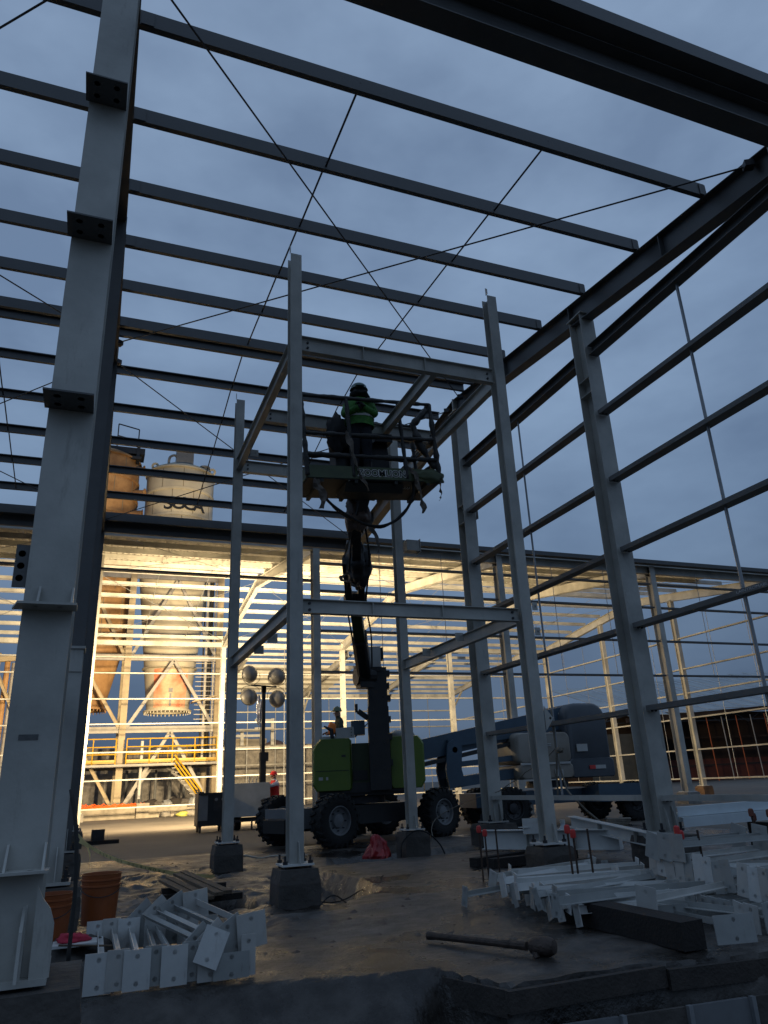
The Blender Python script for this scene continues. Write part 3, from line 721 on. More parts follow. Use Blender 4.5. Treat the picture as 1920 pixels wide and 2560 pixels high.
# ------------------------------------------------------------------ green articulated boom lift
u = V((3.2, 1.2, 0)).normalized(); v = V((-u.y, u.x, 0)); A = V((5.2, 16.75, .56))
cL = A + u * 1.65 + v * 1.1; cL.z = 0
lift = thing('boom_lift', cL, 'green and black articulated boom lift with its basket raised inside the post frame', 'boom lift')
def at(a, b, z): return cL + u * a + v * b + V((0, 0, z))
rotL = Matrix((u, v, V((0, 0, 1)))).transposed()
for a in (-1.65, 1.65):
    for b in (-1.1, 1.1): wheel(lift, at(a, b, .56), v, .56, .38, GREYP)
mb = MB(); mb.box(at(0, 0, .62), (2.9, .95, .42), rotL)
mb.prism([(-.5, -.2), (.5, -.2), (.5, .2), (-.5, .2)], at(-1.1, 0, .58), at(-2.55, 0, .50), (0, 0, 1), [(-.42, -.16), (.42, -.16), (.42, .12), (-.42, .12)])
mb.box(at(-1.65, 0, .56), (.24, 1.75, .24), rotL); mb.box(at(1.65, 0, .56), (.24, 1.75, .24), rotL)
mb.build('chassis', BLACKP, lift)
mb = MB()
mb.prism([(-.42, 0), (.42, 0), (.42, .20), (.28, .42), (-.42, .42)], at(-1.95, -.62, .42), at(-1.95, .62, .42), (0, 0, 1)); mb.build('tool_box', GREYP, lift)
MB().lathe([(.62, 0), (.62, .16), (.5, .16)], at(0, 0, .86), (0, 0, 1), 28).build('slew_ring', DARK, lift)
u2, v2 = V((.954, -.30, 0)), V((.30, .954, 0)); rotT = Matrix((u2, v2, V((0, 0, 1)))).transposed()
def tt(a, b, z): return cL + u2 * a + v2 * b + V((0, 0, z))
mb = MB(); mb.box(tt(.15, .1, 1.12), (2.3, 1.7, .16), rotT); mb.build('turntable_deck', BLACKP, lift)
def cover(a0, a1, b0, b1_, z0, z1, ch=.22, side=-1):
    mb = MB(); w = (a1 - a0) / 2; ac = (a0 + a1) / 2
    sec = [(-w, z0 + .16), (-w + .10, z0), (w - .04, z0), (w, z0 + .06), (w, z1 - .06), (w - .06, z1), (-w + ch, z1), (-w + .05, z1 - ch * .7), (-w, z1 - ch - .05)]
    if side > 0: sec = [(-a, z) for a, z in sec][::-1]
    n = len(sec); rows = [(b0, .90, .97), (b0 + .09, 1., 1.), (b1_ - .1, 1., 1.), (b1_, .92, .95)]
    zc = (z0 + z1) / 2; vs = []
    for b, k, k2 in rows:
        for a, z in sec: vs.append(tt(ac + a * k, b, zc + (z - zc) * k2))
    fs = [(i * n + j, i * n + (j + 1) % n, (i + 1) * n + (j + 1) % n, (i + 1) * n + j) for i in range(3) for j in range(n)] + [tuple(range(n))[::-1], tuple(range(3 * n, 4 * n))]
    mb.add(vs, fs); return mb
h1 = cover(-1.15, -.20, -.92, .9, 1.16, 2.36, .20).build('engine_cover', GREEN, lift)
MB().box(tt(-.66, -.3, 2.39), (.62, 1.0, .06), rotT).build('cover_top', LGREY, h1)
MB().prism([(-.22, 0), (.22, 0), (.20, .26), (-.24, .24)], tt(-.34, -.86, 2.36), tt(-.34, -.84, 2.36), (0, 0, 1)).build('white_panel', LGREY, lift)
mb = MB()
for k in range(3): mb.tube([tt(-.20, -.885, 2.42 + k * .07), tt(-.20, -.86, 2.42 + k * .07)], .014, 6)
mb.build('panel_bolts', DARK, lift)
MB().tube([tt(-.66, -.8, 2.36), tt(-.68, -.8, 2.56), tt(-.86, -.8, 2.66)], [.05, .06, .02], 6).build('mirror_arm', BLACKP, lift)
mb = MB(); mb.box(tt(-.02, -.3, 2.62), (.34, .4, .34), rotT); mb.tube([tt(-.1, -.4, 2.4), tt(.26, -.4, 2.75), tt(.28, -.4, 2.4)], .02, 6); mb.build('blue_cowl', BLUE, lift)
MB().box(tt(-.40, -.926, 1.95), (.10, .012, .05), rotT).build('cover_latch', BLACKP, h1)
MB().box(tt(-.675, -.924, 1.62), (.80, .008, .012), rotT).build('cover_seam', BLACKP, h1)
MB().box(tt(-.95, -.925, 1.45), (.10, .008, .07), rotT).box(tt(-.80, -.925, 1.45), (.05, .008, .07), rotT).build('warning_decal', LGREY, h1)
h2 = cover(.70, 1.56, -.92, .9, 1.16, 2.36, .14, 1).build('tank_cover', GREEN, lift)
lump(tt(1.05, -.45, 2.38), (.34, .40, .16), 'cover_top', LGREY, h2, 3, .05)
mb = MB(); mb.box(tt(0.02, -.5, 1.74), (.42, .3, 1.0), rotT); mb.build('ground_control_panel', mat('dark_green_paint', (.03, .05, .014), .45), lift)
MB().box(tt(0.0, -.66, 1.50), (.34, .03, .22), rotT).build('panel_face', BLACKP, lift)
mb = MB(); mb.box(tt(.1, .3, 1.40), (.6, 1.1, .5), rotT); mb.build('counterweight', BLACKP, lift)
mb = MB(); mb.box(tt(.3, -.72, 1.22), (1.5, .24, .22), rotT); mb.build('front_bumper', BLACKP, lift)
tw = MB(); tw.box(tt(.47, -.85, 2.10), (.50, .56, 1.9), rotT); tw.box(tt(.47, -.85, 3.45), (.47, .52, 1.1), rotT)
for z, w_ in ((1.75, .07), (2.35, .09), (2.75, .06), (3.25, .09), (3.55, .05), (3.85, .09)):
    tw.box(tt(.74, -.95, z), (w_, .3, .14), rotT)
tw.prism([(-.06, -.06), (.06, -.06), (.06, .06), (-.06, .06)], tt(.25, -.9, 2.78), tt(-.02, -.9, 2.98)); tw.box(tt(-.06, -.9, 3.05), (.07, .1, .20), rotT)
tb = tw.build('lower_boom', BLACKP, lift)
mb = MB(); mb.box(tt(.42, -.88, 4.22), (.32, .46, .60), rotT); mb.build('boom_knuckle', LGREY, lift)
MB().box(tt(.42, -1.0, 3.96), (.36, .30, .10), rotT).box(tt(.62, -.9, 4.35), (.06, .3, .3), rotT).build('knuckle_pin', BLACKP, lift)
for z in (1.6, 2.2, 2.9, 3.3):
    for s_ in (-.13, .13): inst(HEADX, tb, tt(.47 + s_, -1.14, z))
E_ = V((6.22, 17.35, 3.86)); J1 = V((5.12, 14.75, 5.02)); J2 = V((4.62, 13.15, 5.55)); J3 = V((4.24, 12.0, 5.97))
mb = MB(); mb.prism([(-.16, -.17), (-.10, -.22), (.10, -.22), (.16, -.17), (.16, .17), (.10, .22), (-.10, .22), (-.16, .17)], E_, E_.lerp(J1, .55)); mb.tube([E_ + V((-.24, 0, -.05)), E_ + V((.24, 0, -.05))], .24, 16); mb.box(E_ + V((0, 0, -.2)), (.36, .36, .3)); ub = mb.build('upper_boom', BLACKP, lift)
mb = MB(); mb.prism(rect(.24, .30), E_.lerp(J1, .5), J1); mb.build('boom_section', MATS['dark_green_paint'], lift)
mb = MB(); mb.prism(rect(.14, .20), J1 + V((.13, 0, .02)), J2 + V((.13, 0, .02))); mb.prism(rect(.14, .20), J1 + V((-.13, 0, .0)), J2 + V((-.13, .3, .0))); mb.box(J1, (.46, .2, .34)); mb.build('jib_arms', BLACKP, lift)
mb = MB(); mb.prism(rect(.17, .22), J2, J3); mb.build('jib', BLACKP, lift)
mb = MB()
for s in (-1, 1): mb.tube(curve([E_ + V((.20 * s, 0, .1)), E_.lerp(J1, .5) + V((.24 * s, -.1, .1)), J1 + V((.22 * s, -.1, -.02)), J2 + V((.20 * s, -.2, -.1)), J3 + V((.1 * s, -.1, 0))], 24), .018, 6)
mb.build('hydraulic_hoses', RUBBER, lift, smooth='all')
lump(V((4.72, 13.4, 5.50)), (.22, .30, .42), 'black_wrap', mat('black_plastic_bag', (.012, .012, .013), .35, 0, .3, 5, .6, 14), lift, 4, .5)
lump(V((4.27, 12.05, 6.02)), (.22, .26, .30), 'rotator_wrap', mat('brown_plastic', (.13, .085, .065), .45, 0, .3, 6, .5, 16), lift, 9, .45)
mb = MB(); mb.prism(rect(.20, .34), V((4.24, 12.0, 6.0)), V((4.30, 11.75, 6.42))); mb.box((4.30, 11.6, 6.32), (.50, .5, .16)); mb.build('rotator', BLACKP, lift)
for p, w in (([(4.42, 12.0, 5.98), (4.50, 11.95, 5.75), (4.60, 11.9, 5.5), (4.62, 11.9, 5.25)], (.20, .14, .12, .05)), ([(4.15, 12.0, 5.95), (4.2, 12.3, 5.65), (4.18, 12.6, 5.35)], (.10, .10, .06)), ([(4.5, 13.3, 5.25), (4.3, 13.2, 5.1), (4.55, 13.1, 4.95), (4.75, 13.1, 4.9)], (.1, .12, .12, .06))):
    strip(MB(), curve(p, 12), [q * .8 * random.uniform(.7, 1.3) for q in w for _ in (0, 1, 2)], (1, .2, 0)).build('torn_wrap', CLOTH, lift, smooth=True)
# basket: slightly tilted, wrapped in tattered plastic
tilt = Matrix.Rotation(R(-4.2), 3, 'Y')
BC = V((4.325, 11.58, 6.33)); BW, BD = 2.52, .94
def bp(x, y, z): return BC + tilt @ V((x, y, z))
def bt(x, y, z): return bp(x * BW / 2, y * BD / 2, z)
bk = MB(); bk.prism([(-BD / 2, 0), (BD / 2, 0), (BD / 2, .05), (-BD / 2, .05)], bp(-BW / 2, 0, 0), bp(BW / 2, 0, 0), (0, 0, 1))
for a in (-.8, -.3, .3, .8): bk.bar(bt(a, -1, -.03), bt(a, 1, -.03), .06, .06)
bk.prism([(-.30, -.02), (.30, -.02), (.18, -.16), (-.18, -.16)], bp(-.55, -.1, 0), bp(.55, -.1, 0), (0, 0, 1))
basket = bk.build('basket', mat('basket_floor_dark', (.02, .023, .02), .6), lift)
mb = MB()
for y in (-1, 1): mb.bar(bt(-1, y, .13), bt(1, y, .13), .03, .23)
for x in (-1, 1): mb.bar(bt(x, -.96, .13), bt(x, .96, .13), .03, .23)
tbd = mb.build('toe_board', mat('olive_toe_board', (.080, .105, .052), .5, 0, .2, 3, wear=.3), basket)
def rail(pts, r=.026, wrap=.010, n=26):
    P = []; pts = [V(p) for p in pts]
    for a, b in zip(pts, pts[1:]):
        L_ = max(2, int((b - a).length / .06)); P += [a.lerp(b, i / L_) for i in range(L_)]
    P.append(pts[-1]); rs = [r * 1.25 + wrap * 1.5 * max(0, mnoise.fractal(p * 6, .8, 2.1, 3) + .4) for p in P]
    return MB().tube(P, rs, 7)
RM = mat('wrapped_rail', (.035, .034, .032), .55, 0, .4, 9, .5, 40)
for z in (1.60, .86, .45):
    for y in (-1, 1): rail([bt(-1, y, z), bt(1, y, z)], .024, .014 if z > 1 else .018).build('rail', RM, basket, smooth='all')
    for x in (-1, 1): rail([bt(x, -1, z), bt(x, 1, z)], .024, .02).build('rail', RM, basket, smooth='all')
for x in (-1, -.33, .48, 1):
    for y in (-1, 1): rail([bt(x, y, .05), bt(x, y, 1.60)], .026, .02 if abs(x) == 1 else .008).build('rail_post', RM, basket, smooth='all')
rail([bt(.97, -.9, .3), bt(.78, -.8, .8), bt(.72, -.8, 1.2), bt(.95, -.95, 1.5)], .03, .04).build('rail_post', RM, basket, smooth='all')
mb = MB(); mb.box(bp(-.05, .12, .52), (1.05, .34, .84), tilt); mb.box(bp(.35, -.05, .98), (.36, .3, .16), tilt); mb.build('control_console', BLACKP, basket)
lump(bp(-.52, -.1, 1.02), (.20, .18, .40), 'tool_bag', mat('black_cloth', (.014, .014, .016), .8), basket, 2, .4)
for p, w in (([bt(-.36, -1.06, .9), bt(-.34, -1.1, .6), bt(-.30, -1.1, .3), bt(-.22, -1.1, .0), bt(-.14, -1.1, -.22)], (.22, .12, .07, .10, .04)),
             ([bt(.52, -1.06, .28), bt(.60, -1.1, .1), bt(.62, -1.1, -.15), bt(.66, -1.1, -.45), bt(.64, -1.1, -.62)], (.16, .16, .12, .16, .05)),
             ([bt(-.85, -.9, .2), bt(-.88, -1.0, -.1), bt(-.80, -1.0, -.3), bt(-.84, -1., -.55)], (.05, .22, .28, .16)),
             ([bt(.98, -1.0, .1), bt(.99, -1.0, -.2), bt(.95, -1, -.35)], (.10, .07, .02))):
    strip(MB(), curve(p, 12), [q * .62 * random.uniform(.7, 1.3) for q in w for _ in (0, 1, 2)], tilt @ V((1, .1, 0)), .006, .05).build('torn_plastic', CLOTH, basket, smooth=True)
lump(bt(.84, -.98, .12), (.30, .07, .14), 'tarp_wrap', MATS['olive_toe_board'], basket, 5, .3)
mb = MB(); mb.tube(curve([bp(-1.05, -.3, -.06), bp(-.85, -.4, -.45), bp(-.35, -.45, -.80), bp(.05, -.45, -.84), bp(.45, -.4, -.62), bp(.70, -.4, -.25), bp(.75, -.4, .1)], 30), .026, 7); mb.tube(curve([bp(-1.0, -.3, -.1), bp(-.75, -.35, -.55), bp(-.25, -.4, -.82), bp(.15, -.4, -.82), bp(.75, -.4, -.3)], 24), .012, 6)
mb.build('sagging_hose', RUBBER, basket, smooth='all')
# sign lettering on the toe board, and small marks under the edge
LW = mat('letter_white', (.80, .80, .76), .5, 0, .05, 9); LB = mat('letter_black', (.01, .01, .01), .5)
fm = frame(bp(.12, -BD / 2 - .019, .125), tilt @ V((1, 0, 0)), tilt @ V((0, 0, 1)))
text('lettering_outline', 'ZOOMLION', .17, fm, LW, tbd, .001, 1.0, 0, .012)
fm2 = frame(bp(.12, -BD / 2 - .023, .125), tilt @ V((1, 0, 0)), tilt @ V((0, 0, 1)))
text('lettering', 'ZOOMLION', .17, fm2, LB, tbd, .001, 1.0, 0, .002)
fu = frame(bp(.55, -.25, -.165), tilt @ V((1, 0, 0)), V((0, 1, 0)))
mb = MB()
for k in range(6):
    c = bp(.52 + k * .045, -BD / 2 + .30, -.004); mb.prism([(-.008, -.05), (.008, -.05), (.03, 0), (.008, .05), (-.008, .05), (.014, 0)], c, c - V((0, 0, .004)), (0, 1, 0))
mb.build('chevron_marks', LW, tbd)
mb = MB()
for k in range(4): mb.box(bp(-1.10 + k * .035, -BD / 2 + .06, -.006), (.024, .03, .004), tilt)
mb.box(bp(-.50, -BD / 2 + .06, -.006), (.03, .07, .004), tilt); mb.build('serial_marks', LW, tbd)

# ------------------------------------------------------------------ people
VEST = mat('lime_vest', (.05, .19, .03), .7, 0, .35, 7, .5, 18); NAVY = mat('navy_work_cloth', (.02, .024, .032), .85, 0, .3, 8); DGREEN = mat('green_hat_shell', (.05, .11, .10), .4)
JS = dict(pel=(0, 0, .98), waist=(0, .0, 1.15), chest=(0, .01, 1.40), neck=(0, .03, 1.56), head=(0, .06, 1.66), crown=(0, .06, 1.745))
def joints(hl, hr, el, er, **k):
    J = dict(JS)
    J.update(shl=(-.19, 0, 1.46), shr=(.19, 0, 1.46), ell=el, elr=er, wrl=hl, wrr=hr, hipl=(-.10, 0, .92), hipr=(.10, 0, .92), knl=(-.11, .03, .50), knr=(.11, .03, .50), anl=(-.12, -.01, .09), anr=(.12, -.01, .09), tol=(-.13, .16, .05), tor=(.13, .16, .05))
    for s in 'lr':
        a, b = V(J['el' + s]), V(J['wr' + s]); J['ha' + s] = tuple(b + (b - a).normalized() * .09)
    J.update(k); return J
person((4.15, 11.40, 6.50), R(180 - 14), 'worker in lime vest and green hard hat standing in the raised basket', joints((-.04, .26, 1.30), (.06, .27, 1.26), (-.29, .10, 1.20), (.30, .10, 1.18)), VEST, NAVY, DGREEN, mat('dark_balaclava', (.015, .015, .017), .9), VEST, hatr=.155, gloves=mat('black_glove', (.02, .02, .02), .8), bulk=1.42)
mb = MB(); pn = [o for o in bpy.data.objects if o.name.startswith('person')][-1]
lump((4.13, 11.34, 8.13), (.19, .18, .095), 'neck_gaiter', MATS['dark_balaclava'], pn, 6, .25)
OLIVE = mat('olive_jacket', (.035, .045, .03), .85, 0, .25, 8)
person((6.62, 20.75, 1.55), R(90), 'worker in olive jacket and hard hat seen above the green lift cover', joints((.05, .35, 1.15), (-.1, .36, 1.12), (-.28, .08, 1.18), (.28, .08, 1.16)), OLIVE, OLIVE, mat('olive_hat', (.10, .13, .07), .4), SKIN)
lump((6.30, 20.45, 2.80), (.12, .12, .17), 'orange_sleeve', mat('orange_hivis', (.75, .18, .02), .7), [o for o in bpy.data.objects if o.name.startswith('person')][-1], 3, .2)
MB().box((6.62, 20.75, .78), (1.1, .9, 1.50)).build('tmp_crate', WOODD)
cr_ = [o for o in bpy.data.objects if o.name == 'tmp_crate'][0]; cr_.name = 'work_platform'; tag(cr_, 'dark box platform behind the green lift that the olive worker stands on', 'platform')
RED = RED_; PALE = mat('pale_shirt', (.62, .60, .66), .8, 0, .12, 8)
person((6.28, 27.40, 0), R(105), 'worker in red hard hat and red vest leaning on the light tower trailer', joints((-.15, .55, 1.36), (.28, .10, .95), (-.28, .28, 1.38), (.34, -.04, 1.18)), PALE, mat('pale_trousers', (.42, .40, .38), .85), mat('red_hat_shell', (.72, .02, .015), .35), SKIN, RED)
# ------------------------------------------------------------------ light towers
WARM = (1.0, .75, .42)
LENS = mat('lit_lamp_lens', (.9, .8, .6), .3, 0, 0, 2, emit=(1., .76, .42), estr=14)
SHELL = mat('lamp_shell_aluminium', (.30, .29, .27), .5, .35, .12, 6)
def light_tower(loc, label, aim, power, hz, spread=.52, body=True, yaw=0., foil=False, aims=None):
    x, y, _ = loc; t = thing('light_tower', loc, label, 'light tower')
    rot = Matrix.Rotation(yaw, 3, 'Z'); c = V((x, y, 0))
    def p(a, b, z): return c + rot @ V((a, b, z))
    mb = MB(); mb.box(p(0, 0, hz * .5 + .2), (.12, .12, hz - .9), rot); mb.box(p(0, .01, 1.6), (.20, .20, 1.7), rot); mb.box(p(.03, 0, 2.35), (.30, .22, .30), rot); mb.tube([p(-.10, 0, .8), p(-.09, 0, hz - .8)], .014, 5); mb.build('mast', BLACKP, t)
    mb = MB(); mb.bar(p(-spread * .95, 0, hz - .24), p(spread * .95, 0, hz - .30), .05, .05); mb.box(p(0, 0, hz - .38), (.16, .12, .24), rot); mb.build('crossbar', BLACKP, t)
    for k, (a, z) in enumerate(((-spread * .95, hz + .18), (spread * .95, hz + .10), (-spread, hz - .62), (spread * .93, hz - .72))):
        q = p(a, .05, z); hv, hp, hc = aims[k]; ax = V(hv).normalized()
        mb = MB(); mb.lathe([(.001, -.13), (.06, -.13), (.10, -.115), (.18, -.09), (.26, -.03), (.30, .05), (.305, .10), (.30, .11)], q, ax, 28)
        h = mb.build('lamp_head', SHELL, t, smooth=True)
        MB().lathe([(.31, .085), (.318, .10), (.31, .115), (.29, .11)], q, ax, 28).build('lamp_rim', DARK, h)
        MB().lathe([(.298, .105), (.15, .118), (.001, .12)], q, ax, 28).build('lamp_lens', LENS, h)
        br = [q + V((0, 0, .0)) + rot @ V((-.32, 0, 0)), q + rot @ V((-.30, -.1, 0)) + V((0, 0, -.24 if z > hz else .26)), p(a, 0, hz - .26), q + rot @ V((.30, -.1, 0)) + V((0, 0, -.24 if z > hz else .26)), q + rot @ V((.32, 0, 0))]
        MB().tube(curve(br, 16), .010, 5).build('yoke', DARK, h)
        ld = bpy.data.lights.new('flood_lamp', 'SPOT'); ld.energy = power * hp; ld.color = WARM; ld.spot_size = R(hc); ld.spot_blend = 1.0; ld.shadow_soft_size = .12
        lo = bpy.data.objects.new('flood_lamp', ld); COL.objects.link(lo); lo.parent = h; lo.location = q + ax * .30 - LOC[h.name]
        lo.rotation_euler = ax.to_track_quat('-Z', 'Y').to_euler()
    if foil:
        lump(p(-.17, -.04, hz - 1.12), (.075, .07, .46), 'foil_wrap', mat('crumpled_foil', (.65, .65, .68), .22, .9, .25, 14, 1., 40), t, 8, .7, 18)
    if body:
        mb = MB(); w, d = 1.28, 1.1
        mb.prism([(-w / 2, .42), (-w / 2 + .14, .42), (-.10, .42), (.10, .42), (w / 2 - .16, .42), (w / 2, .72), (w / 2, 1.50), (-w / 2, 1.50)], p(-.40, -.15, 0), p(-.40, -.15 + d, 0), (0, 0, 1))
        bd = mb.build('generator_body', LGREY, t)
        MB().box(p(-.40 - w / 2 - .004, .42, .98), (.008, .82, .74), rot).build('side_door', mat('lit_cream_panel', (.50, .47, .38), .5, 0, .1, 3), bd)  # cream lamplight on this side put into the panel colour
        mb = MB()
        for k in range(4): mb.box(p(-.40 - w / 2 - .01, .42, 1.2 - k * .07), (.006, .4, .02), rot)
        mb.build('door_louvre', DARK, bd)
        mb = MB()
        for k in range(3): mb.tube(curve([p(-.45 + k * .13, .1, 1.5), p(-.46 + k * .13, .1, 1.62), p(-.42 + k * .13, .1, 1.72)], 8), .022, 6)
        mb.build('exhaust_pipes', LGREY, t)
        mb = MB(); mb.bar(p(-1.05, .1, .34), p(.95, .1, .34), .10, .10); mb.bar(p(-.75, -.3, .30), p(-.75, .9, .30), .08, .08); mb.bar(p(.6, -.3, .30), p(.6, .9, .30), .08, .08); mb.tube([p(-.42, -.35, .36), p(-.42, -.35, .02)], .03, 6); mb.box(p(-.42, -.35, .012), (.2, .2, .024)); mb.bar(p(-1.1, -.35, .30), p(.9, -.35, .30), .06, .06); mb.bar(p(.25, -.1, .40), p(-.02, -.2, .95), .22, .12)
        mb.build('trailer_frame', BLACKP, t)
        for s in (-.80, .78): wheel(t, p(s, .35, .30), rot @ V((1, 0, 0)), .30, .18, GREYP)
    return t
light_tower((5.74, 27.0, 0), 'trailer light tower with four round lamp heads left of the green lift', None, 17000, 5.08, .50, foil=True,
            aims=[((-.30, .95, .02), 1., 130), ((.30, .95, .03), 1., 130), ((-.10, .98, -.16), 1., 125), ((.62, .78, .05), 1.2, 130)])
light_tower((-1.42, 26.2, 0), 'floodlight tower hidden behind the left columns, lighting the far frame', None, 2500, 3.9, .32, yaw=R(-25),
            aims=[((.30, .93, .04), 1., 125), ((.75, .66, .06), 1., 130), ((.30, .93, -.15), .8, 120), ((.74, -.60, .34), .24, 125)])

# black welding set on castors
wc = thing('welding_set', (3.95, 26.9, 0), 'black welding set on castors left of the light tower', 'welding machine')
mb = MB(); mb.box((3.95, 26.9, .72), (.92, .8, 1.02)); mb.box((3.95, 26.48, 1.20), (.80, .05, .08)); mb.build('casing', BLACKP, wc)
MB().box((3.66, 26.49, .78), (.30, .02, .80)).build('side_panel', GREYP, wc)
mb = MB(); mb.box((4.18, 26.49, .92), (.34, .02, .5)); mb.build('front_panel', DARK, wc)
for a in (4.08, 4.30): MB().tube([(a, 26.49, 1.02), (a, 26.45, 1.02)], .05, 12).build('dial', GREYP, wc)
for a in (-.36, .36):
    for b in (-.3, .3):
        k = MB(); k.lathe([(.001, -.035), (.085, -.035), (.10, 0), (.085, .035), (.001, .035)], (3.95 + a, 26.9 + b, .10), (1, 0, 0), 14); k.box((3.95 + a, 26.9 + b, .19), (.09, .05, .07)); k.build('castor', DARK, wc)
mb = MB(); mb.box((3.62, 26.9, 1.25), (.14, .5, .06)); mb.tube([(3.5, 26.5, 1.24), (3.5, 26.5, 1.34), (3.5, 27.2, 1.34), (3.5, 27.2, 1.24)], .02, 6); mb.build('handle', DARK, wc)

# ------------------------------------------------------------------ blue boom lift behind the right frame
bl = thing('boom_lift', (11.8, 19.3, 0), 'blue boom lift with grey hoods parked behind the right frame columns', 'boom lift')
SLATE = mat('slate_grey_hood', (.060, .068, .078), .35, 0, .12, 2, wear=.12); TANH = mat('beige_grey_hood', (.24, .215, .18), .32, 0, .12, 2, wear=.15)
def rbox(x0, x1, y0, y1, z0, z1, r, name, m_, topr=None):
    mb = MB(); sec = []; r2 = topr or r
    for cx, cz, a0, rr in ((x1 - r2, z1 - r2, 0, r2), (x0 + r2, z1 - r2, 90, r2), (x0 + r, z0 + r, 180, r), (x1 - r, z0 + r, 270, r)):
        for k in range(6): t = R(a0 + 18 * k); sec.append((cx + rr * math.cos(t), cz + rr * math.sin(t)))
    n = len(sec); cxm, czm = (x0 + x1) / 2, (z0 + z1) / 2
    rows = [(y0, .90), (y0 + .03, .955), (y0 + .10, 1.), (y1 - .10, 1.), (y1, .9)]
    for y, k in rows:
        for a, z in sec: mb.v.append((cxm + (a - cxm) * k, y, czm + (z - czm) * k))
    mb.f = [(i * n + j, i * n + (j + 1) % n, (i + 1) * n + (j + 1) % n, (i + 1) * n + j) for i in range(len(rows) - 1) for j in range(n)] + [tuple(range(n))[::-1], tuple(range((len(rows) - 1) * n, len(rows) * n))]
    return mb.build(name, m_, bl, smooth=True)
cw = rbox(12.62, 14.05, 18.35, 20.1, 1.25, 3.24, .14, 'counterweight_hood', SLATE, .42)
rbox(12.55, 14.12, 18.30, 20.1, 1.20, 1.72, .10, 'counterweight_skirt', SLATE)
hd_ = rbox(10.88, 12.70, 18.30, 20.0, 1.62, 2.44, .16, 'engine_hood', TANH)
rbox(10.92, 12.70, 18.26, 20.0, 1.22, 1.60, .10, 'engine_skirt', TANH)
MB().box((11.75, 18.24, 1.615), (1.6, .03, .06)).build('rub_strip', LGREY, bl)
MB().box((11.62, 18.28, 2.10), (.16, .012, .05)).build('hood_mark', REDCAP, hd_)
MB().box((11.88, 18.28, 2.125), (.26, .012, .028)).box((11.88, 18.28, 2.075), (.26, .012, .02)).build('hood_mark', LGREY, hd_)
MB().box((12.15, 18.24, 1.36), (.26, .012, .17)).box((13.05, 18.31, 2.0), (.36, .012, .20)).box((13.5, 18.28, 1.47), (.5, .012, .10)).build('plate_marks', LGREY, bl)
MB().box((13.30, 18.28, 1.47), (.20, .014, .10)).build('reflector', REDCAP, bl)
mb = MB()
for k in range(3): mb.prism([(0, -.04), (.05, 0), (0, .04), (.02, 0)], (11.4 + .12 * k, 18.25, 1.42), (11.4 + .12 * k, 18.24, 1.42), (0, 0, 1))
mb.build('arrow_marks', LGREY, bl)
mb = MB(); mb.prism([(-.18, -.26), (.18, -.26), (.18, .26), (-.18, .26)], (8.1, 18.9, 2.05), (13.2, 18.9, 2.93), (0, 0, 1), [(-.2, -.30), (.2, -.30), (.2, .30), (-.2, .30)]); mb.build('main_boom', BLUE, bl)
mb = MB(); mb.prism(rect(.26, .10), (8.2, 18.7, 1.70), (12.6, 18.7, 2.46)); mb.build('boom_rail', BLACKP, bl)
MB().box((12.75, 18.68, 2.95), (.22, .012, .10)).build('boom_mark', LGREY, bl)
mb = MB(); mb.prism([(8.95, 1.05), (9.5, 1.15), (9.62, 1.45), (9.42, 2.18), (9.25, 2.30), (9.0, 2.22), (8.86, 1.6)], (0, 18.72, 0), (0, 18.62, 0), (0, 0, 1)) if False else None
for yy in (18.55, 19.15):
    mb.plate([(8.92, 1.08), (9.40, 1.16), (9.30, 1.55), (9.36, 2.12), (9.12, 2.32), (8.94, 2.22), (8.84, 1.55)], [(9.14, 2.05, .08)], .06, frame((0, yy, 0), (1, 0, 0), (0, 0, 1)))
mb.prism(rect(.5, .26), (9.1, 18.85, 1.22), (11.2, 18.85, 1.42)); mb.prism(rect(.16, .14), (9.3, 18.6, 1.68), (11.0, 18.6, 1.80)); mb.prism(rect(.5, .20), (9.0, 18.85, 2.22), (11.2, 18.85, 2.44)); mb.tube([(10.9, 18.5, 1.0), (10.9, 18.5, .5)], .06, 8)
mb.build('riser_linkage', BLUE, bl)
mb = MB(); mb.box((12.6, 19.3, .74), (5.6, 1.0, .36)); mb.prism([(-.55, -.22), (.55, -.22), (.55, .24), (-.55, .10)], (13.2, 18.55, .78), (15.6, 18.55, .74)); mb.build('chassis', BLUE, bl)
MB().lathe([(.6, 0), (.6, .18)], (12.4, 19.3, .98), (0, 0, 1), 24).build('slew_ring', DARK, bl)
for a in (10.6, 14.6):
    for b in (18.35, 20.2): wheel(bl, (a, b, .52), (0, 1, 0), .52, .36, DARK)
# strap and rope tied to the girt hanger
st_ = thing('lifting_strap', (8.0, 12.0, .9), 'pale strap and rope knotted on the girt hanger in front of the blue lift', 'strap')
STR = mat('pale_webbing', (.20, .175, .14), .85, 0, .25, 12, .4, 60)
mb = MB(); mb.tube(wob(curve([(7.97, 12.0, 2.4), (7.96, 11.98, 2.4), (7.96, 11.97, 1.75), (8.0, 11.9, 1.2), (8.05, 11.8, .95), (8.35, 11.3, .42)], 24), .02), .017, 6); mb.tube(wob(curve([(7.97, 11.97, 1.75), (8.0, 12.1, 1.3), (8.03, 12.2, .96)], 10), .02), .018, 6); mb.build('strap', STR, st_, smooth='all')
mb = MB(); mb.tube(wob(curve([(7.96, 11.97, 1.76), (7.9, 12.8, 1.42), (7.95, 14.2, 1.05), (8.2, 15.4, .95), (7.4, 16.2, .5), (7.0, 15.6, .05)], 30), .03), .009, 6); mb.build('rope', STR, st_, smooth='all')
lump((7.95, 11.85, 1.72), (.05, .12, .05), 'knot', STR, st_, 3, .4)

